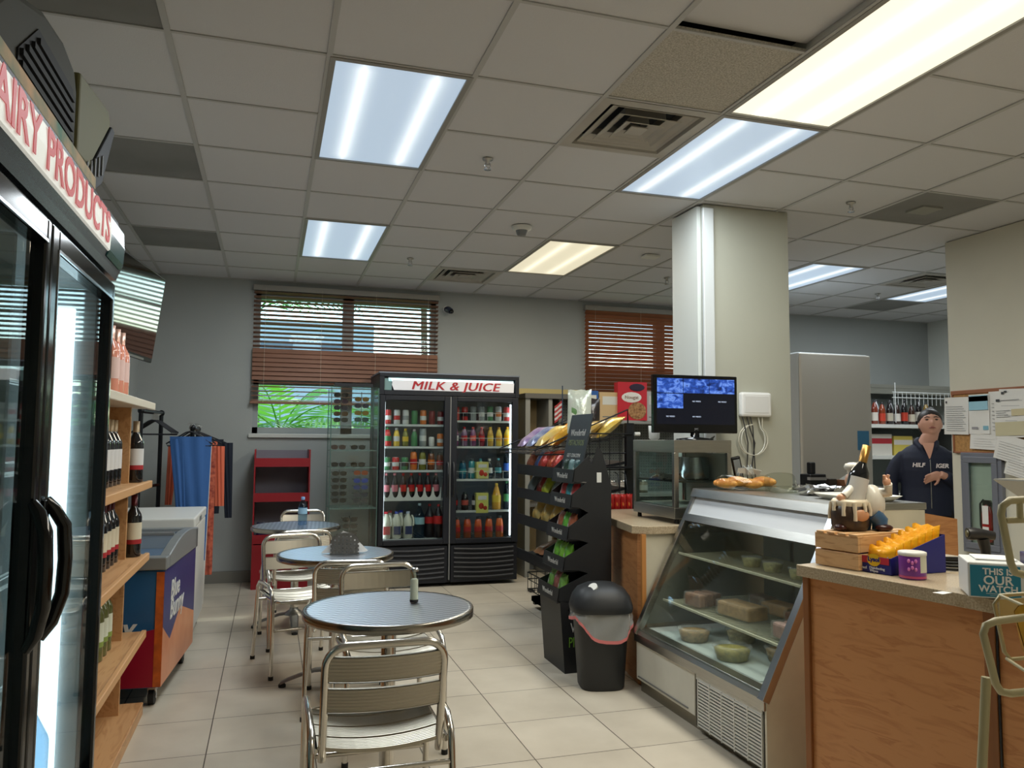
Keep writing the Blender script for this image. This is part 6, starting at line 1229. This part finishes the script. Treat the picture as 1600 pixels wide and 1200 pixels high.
MB().lathe([(0, 0), (.036, 0), (.0375, .005), (.0375, .165), (.034, .185), (.018, .212), (.0145, .225), (.0145, .285)], 20).build('glass_body', WINE, t); MB().lathe([(.0158, .212), (.0158, .287), (0, .288)], 16, cap=False).build('gold_capsule', mat('gold_foil', (176, 134, 70), .3, .8), t)
q = MB(); q.surf(lambda u, v: (.0384 * math.cos(PI * 1.1 + PI * .80 * u), .0384 * math.sin(PI * 1.1 + PI * .80 * u), .065 + .095 * v), 14, 1); q.build('paper_label', LW, t)
# wipes display box: local frame on the counter
bx = CMx @ T(.075, -.20, CZT + .0008)
WX = T(2.085, 2.245, CZT + .0008) @ rz(.03)
NB = mat('carton_navy', (28, 34, 120), .4); t = thing('wipes_display_box', 'navy blue display carton full of yellow wipes packs', 'display box', M=WX)
Wd, Dd = .25, .125; cdx, cdy = CD.x, CD.y
q = MB(); pF = [(0, 0), (Wd, 0), (Wd - .02, Dd), (-.028, Dd)]
q.add([(0, 0, 0), (Wd, 0, 0), (Wd - .02, Dd, 0), (-.028, Dd, 0)], [(0, 3, 2, 1)]); q.add([(0, 0, 0), (Wd, 0, 0), (Wd, 0, .135), (.0, 0, .058)], [(0, 1, 2, 3)]); q.add([(-.028, Dd, 0), (Wd - .02, Dd, 0), (Wd - .02, Dd, .135), (-.028, Dd, .058)], [(3, 2, 1, 0)])
q.add([(0, 0, 0), (-.028, Dd, 0), (-.028, Dd, .058), (0, 0, .058)], [(0, 3, 2, 1)][::-1]); q.add([(Wd, 0, 0), (Wd - .02, Dd, 0), (Wd - .02, Dd, .135), (Wd, 0, .135)], [(0, 1, 2, 3)])
co = q.build('carton', NB, t); sd = co.modifiers.new('thick', 'SOLIDIFY'); sd.thickness = .002; sd.offset = -1
fm = T(-.014, Dd / 2, 0) @ rz(-PI / 2 + .22) ; fm = T(-.0150, Dd / 2, 0) @ Matrix.Rotation(math.atan2(-Dd, .028), 4, 'Z')
q = MB(); q.M = fm; q.surf(lambda u, v: (.026 * math.cos(2 * PI * u) * v, -.0012, .046 + .022 * math.sin(2 * PI * u) * v), 20, 2, wrap=True); q.build('yellow_emblem', cm((236, 190, 40)), t)
q = MB(); q.M = fm; q.box(-.058, .058, -.0009, -.0005, .034, .058); q.build('red_band', cm((190, 50, 70)), t)
text('Lysol', .022, cm((30, 40, 120)), t, fm @ T(0, -.002, .048) @ FRONT, bold=.0006); text('Disinfecting', .0125, cm((214, 216, 226)), t, fm @ T(.012, -.0012, .018) @ FRONT, bold=.0002); text('Wipes', .0125, cm((214, 216, 226)), t, fm @ T(.0, -.0012, .008) @ FRONT, bold=.0002); text('Lysol', .014, cm((214, 216, 226)), t, fm @ T(-.042, -.0012, .016) @ FRONT, bold=.0002)
YB = (250, 184, 30)
for i in range(7):
    x = .012 + i * .033; bag(['yellow wipes pack at the front left of the navy carton, lowest', 'yellow wipes pack, second from the front of the navy carton', 'yellow wipes pack, third from the front of the navy carton', 'yellow wipes pack in the middle of the navy carton', 'yellow wipes pack, third from the back of the navy carton', 'yellow wipes pack, second from the back of the navy carton', 'yellow wipes pack at the back right of the navy carton, highest'][i], WX @ T(x, Dd / 2, .012 + .005 * i) @ rz(-PI / 2 + .22) @ rx(-.22), .104, .082 + .007 * i, .026, YB, (240, 160, 20), (216, 212, 220) if i < 2 else None, 'wipes_pack', 'wipes pack')
t = thing('snack_canister', 'purple and white round can in front of the navy carton', 'canister', (2.12, 2.185, CZT + .0008)); MB().lathe([(0, 0), (.041, 0), (.043, .004), (.043, .082), (.041, .086)], 30).build('can_body', mat('can_purple', (120, 50, 150), .35), t); MB().lathe([(.0435, .078), (.045, .080), (.045, .090), (.040, .092), (0, .091)], 30, cap=False).build('lid', WHT, t)
q = MB(); q.surf(lambda u, v: (.0434 * math.cos(-1.75 + 1.15 * u), .0434 * math.sin(-1.75 + 1.15 * u), .024 + .054 * v), 12, 1); q.build('facts_label', cm((206, 206, 190), .5), t); MB().lathe([(.0434, .004), (.0434, .012)], 30, cap=False).build('red_rim_band', cm((190, 70, 120)), t)
q = MB()
for i in range(6): a = -2.6 + (i % 3) * .25; q.ball((.043 * math.cos(a), .043 * math.sin(a), .035 + .022 * (i // 3) + .006 * (i % 2)), (.005, .005, .007), 8, 6)
q.build('pink_spots', cm((214, 120, 190)), t)
t = thing('cable_coil_mat', 'round black coiled cable lying behind the navy carton', 'cable', (2.46, 2.33, CZT + .0008)); q = MB()
for k in range(3): q.tube([((.11 - .012 * k) * math.cos(a) * 1.0, (.085 - .01 * k) * math.sin(a), .006 + .010 * k) for a in [2 * PI * i / 28 for i in range(28)]], .0055, 6, closed=True)
q.build('coil', RUB, t)
t = thing('barcode_scanner', 'dark barcode scanner on a stand behind the blue boxes', 'scanner', (2.60, 2.32, CZT + .0008), -.5); MB().lathe([(.045, 0), (.045, .008), (.012, .014)], 20).build('base', BLK, t); MB().tube([(0, 0, .01), (0, .006, .06), (-.01, 0, .105)], [.015, .018, .022], 10).build('grip', BLK, t)
q = MB(); q.tube([(.03, .0, .115), (-.02, 0, .12), (-.055, -.005, .122), (-.065, -.006, .122)], [.016, .022, .025, .022], 14); q.build('scanner_head', mat('scanner_dark', (36, 36, 38), .35), t); q = MB(); q.ball((-.066, -.006, .122), (.004, .018, .013), 10, 6); q.build('scan_window', mat('scan_window', (90, 86, 60), .2), t)
# teal and white box with lettering
BM = T(2.012, 1.862, CZT + .0008) @ rz(math.atan2(1.772 - 1.862, 2.125 - 2.012))
t = thing('lettered_box', 'white and teal box lettered in white on the service counter', 'box', M=BM); MB().box(0, .152, 0, .17, .004, .108).build('box_body', mat('box_white', (216, 218, 216), .4), t, bevel=.004); MB().box(.006, .136, -.0012, 0, .008, .100).build('teal_face', mat('teal_face', (28, 124, 152), .4), t, bevel=.0004)
for s, sz, z in (('THIS IS', .026, .082), ('OUR', .036, .056), ('WATCH', .027, .031)): text(s, sz, cm((226, 228, 226)), t, T(.078, -.0016, z) @ FRONT, bold=.0007)
MB().box(.046, .112, -.0018, -.0012, .0175, .0185).build('white_rule', cm((226, 228, 226)), t); MB().box(.056, .112, -.0018, -.0012, .0125, .0133).build('white_rule', cm((170, 200, 206)), t)
tag(MB().box(0, .11, .03, .14, .1085, .112).build('folded_leaflet', PAPER, M=BM @ T(.03, .02, .001)), 'white folded leaflet lying on the teal box', 'leaflet')
t = thing('purple_box', 'dark purple printed box at the right edge beside the teal box', 'box', M=BM @ T(.158, -.01, 0)); MB().box(0, .16, 0, .12, .002, .135).build('box_body', mat('box_purple', (44, 34, 84), .4), t, bevel=.002); MB().box(.02, .14, -.001, 0, .02, .06).build('white_panel', cm((206, 200, 190)), t); MB().box(.03, .08, -.0016, -.001, .026, .04).build('orange_patch', cm((216, 130, 60)), t)
tag(MB().prism([(0, 0), (.05, .012), (.04, .04), (-.01, .03)], 'z', 0, .0006).build('paper_slip', PAPER, M=T(1.985, 1.93, CZT + .0006)), 'small white paper slip sticking out beside the teal box', 'paper')
# beige tube rack in the foreground
BG = mat('beige_enamel', (196, 186, 146), .4); t = thing('tube_display_rack', 'beige tubular display rack cut by the right edge', 'display rack', (0, 1.0, 0)); RT = .0062
def rounded(pts): return pts
f = MB(); f.tube([(1.62, 0, 1.080), (1.40, 0, 1.082), (1.135, 0, 1.074), (1.114, 0, 1.068), (1.108, 0, 1.055), (1.130, 0, .975), (1.140, 0, .962), (1.16, 0, .957), (1.40, 0, .955), (1.62, 0, .955)], RT, 10).build('lower_basket_frame', BG, t)
f = MB(); f.tube([(1.62, .16, 1.075), (1.33, .16, 1.075), (1.315, .16, 1.06), (1.335, .16, .97), (1.35, .16, .955), (1.62, .16, .955)], RT * .6, 8); f.tube([(1.24, 0, 1.078), (1.33, .16, 1.075)], RT * .5, 8); f.tube([(1.25, 0, .957), (1.34, .16, .957)], RT * .5, 8)
for x in (1.40, 1.48, 1.56): f.tube([(x, .16, 1.085), (x, .16, .957)], .003, 6); f.tube([(x, 0, .957), (x, .16, .957)], .003, 6)
f.box(1.325, 1.62, .157, .160, 1.035, 1.068); f.build('lower_basket_back', BG, t)
f = MB(); f.tube([(1.62, .0, 1.272), (1.40, 0, 1.272), (1.175, .0, 1.268), (1.158, .0, 1.258), (1.155, .0, 1.245), (1.172, 0, 1.165), (1.18, .0, 1.15), (1.20, .0, 1.145), (1.40, 0, 1.145), (1.62, 0, 1.145)], RT, 10); f.tube([(1.163, 0, 1.235), (1.62, 0, 1.235)], RT * .8, 8)
f.tube([(1.196, 0, 1.235), (1.196, 0, 1.268)], RT * .8, 8); f.build('upper_basket_frame', BG, t)
for x, lean in ((1.20, -.04), (1.62, 0)): MB().tube([(x, .08, .957), (x + lean, .09, .5), (x + lean * 1.8, .09, 0)], .008, 8).build('leg', BG, t)
MB().tube([(1.62, .08, 0), (1.62, .08, 1.28)], .010, 8).build('post', BG, t); MB().tube([(1.62, .08, 1.0), (1.62, .0, 1.0)], .006, 6).tube([(1.62, .08, 1.2), (1.62, .0, 1.2)], .006, 6).tube([(1.62, 0, .957), (1.62, .16, .957)], .006, 6).build('bracket', BG, t)
bag('yellow and white snack bag in the beige tube rack', T(1.345, 1.07, .985) @ rz(.1) @ ry(-.35), .13, .115, .05, (226, 180, 50), (214, 206, 150), (40, 100, 70))
t = thing('takeout_tray', 'white folded takeaway tray above the beige rack at the right edge', 'tray', (1.425, 1.08, 1.266)); q = MB(); q.add([(-.11, -.05, .03), (.14, -.05, .03), (.14, .07, .03), (-.11, .07, .03), (-.075, -.03, 0), (.14, -.03, 0), (.14, .05, 0), (-.075, .05, 0)], [(0, 1, 5, 4), (3, 7, 6, 2), (0, 4, 7, 3), (1, 2, 6, 5), (4, 5, 6, 7)])
o = q.build('tray_body', mat('foam_white', (222, 220, 212), .6), t); sd = o.modifiers.new('thick', 'SOLIDIFY'); sd.thickness = .003
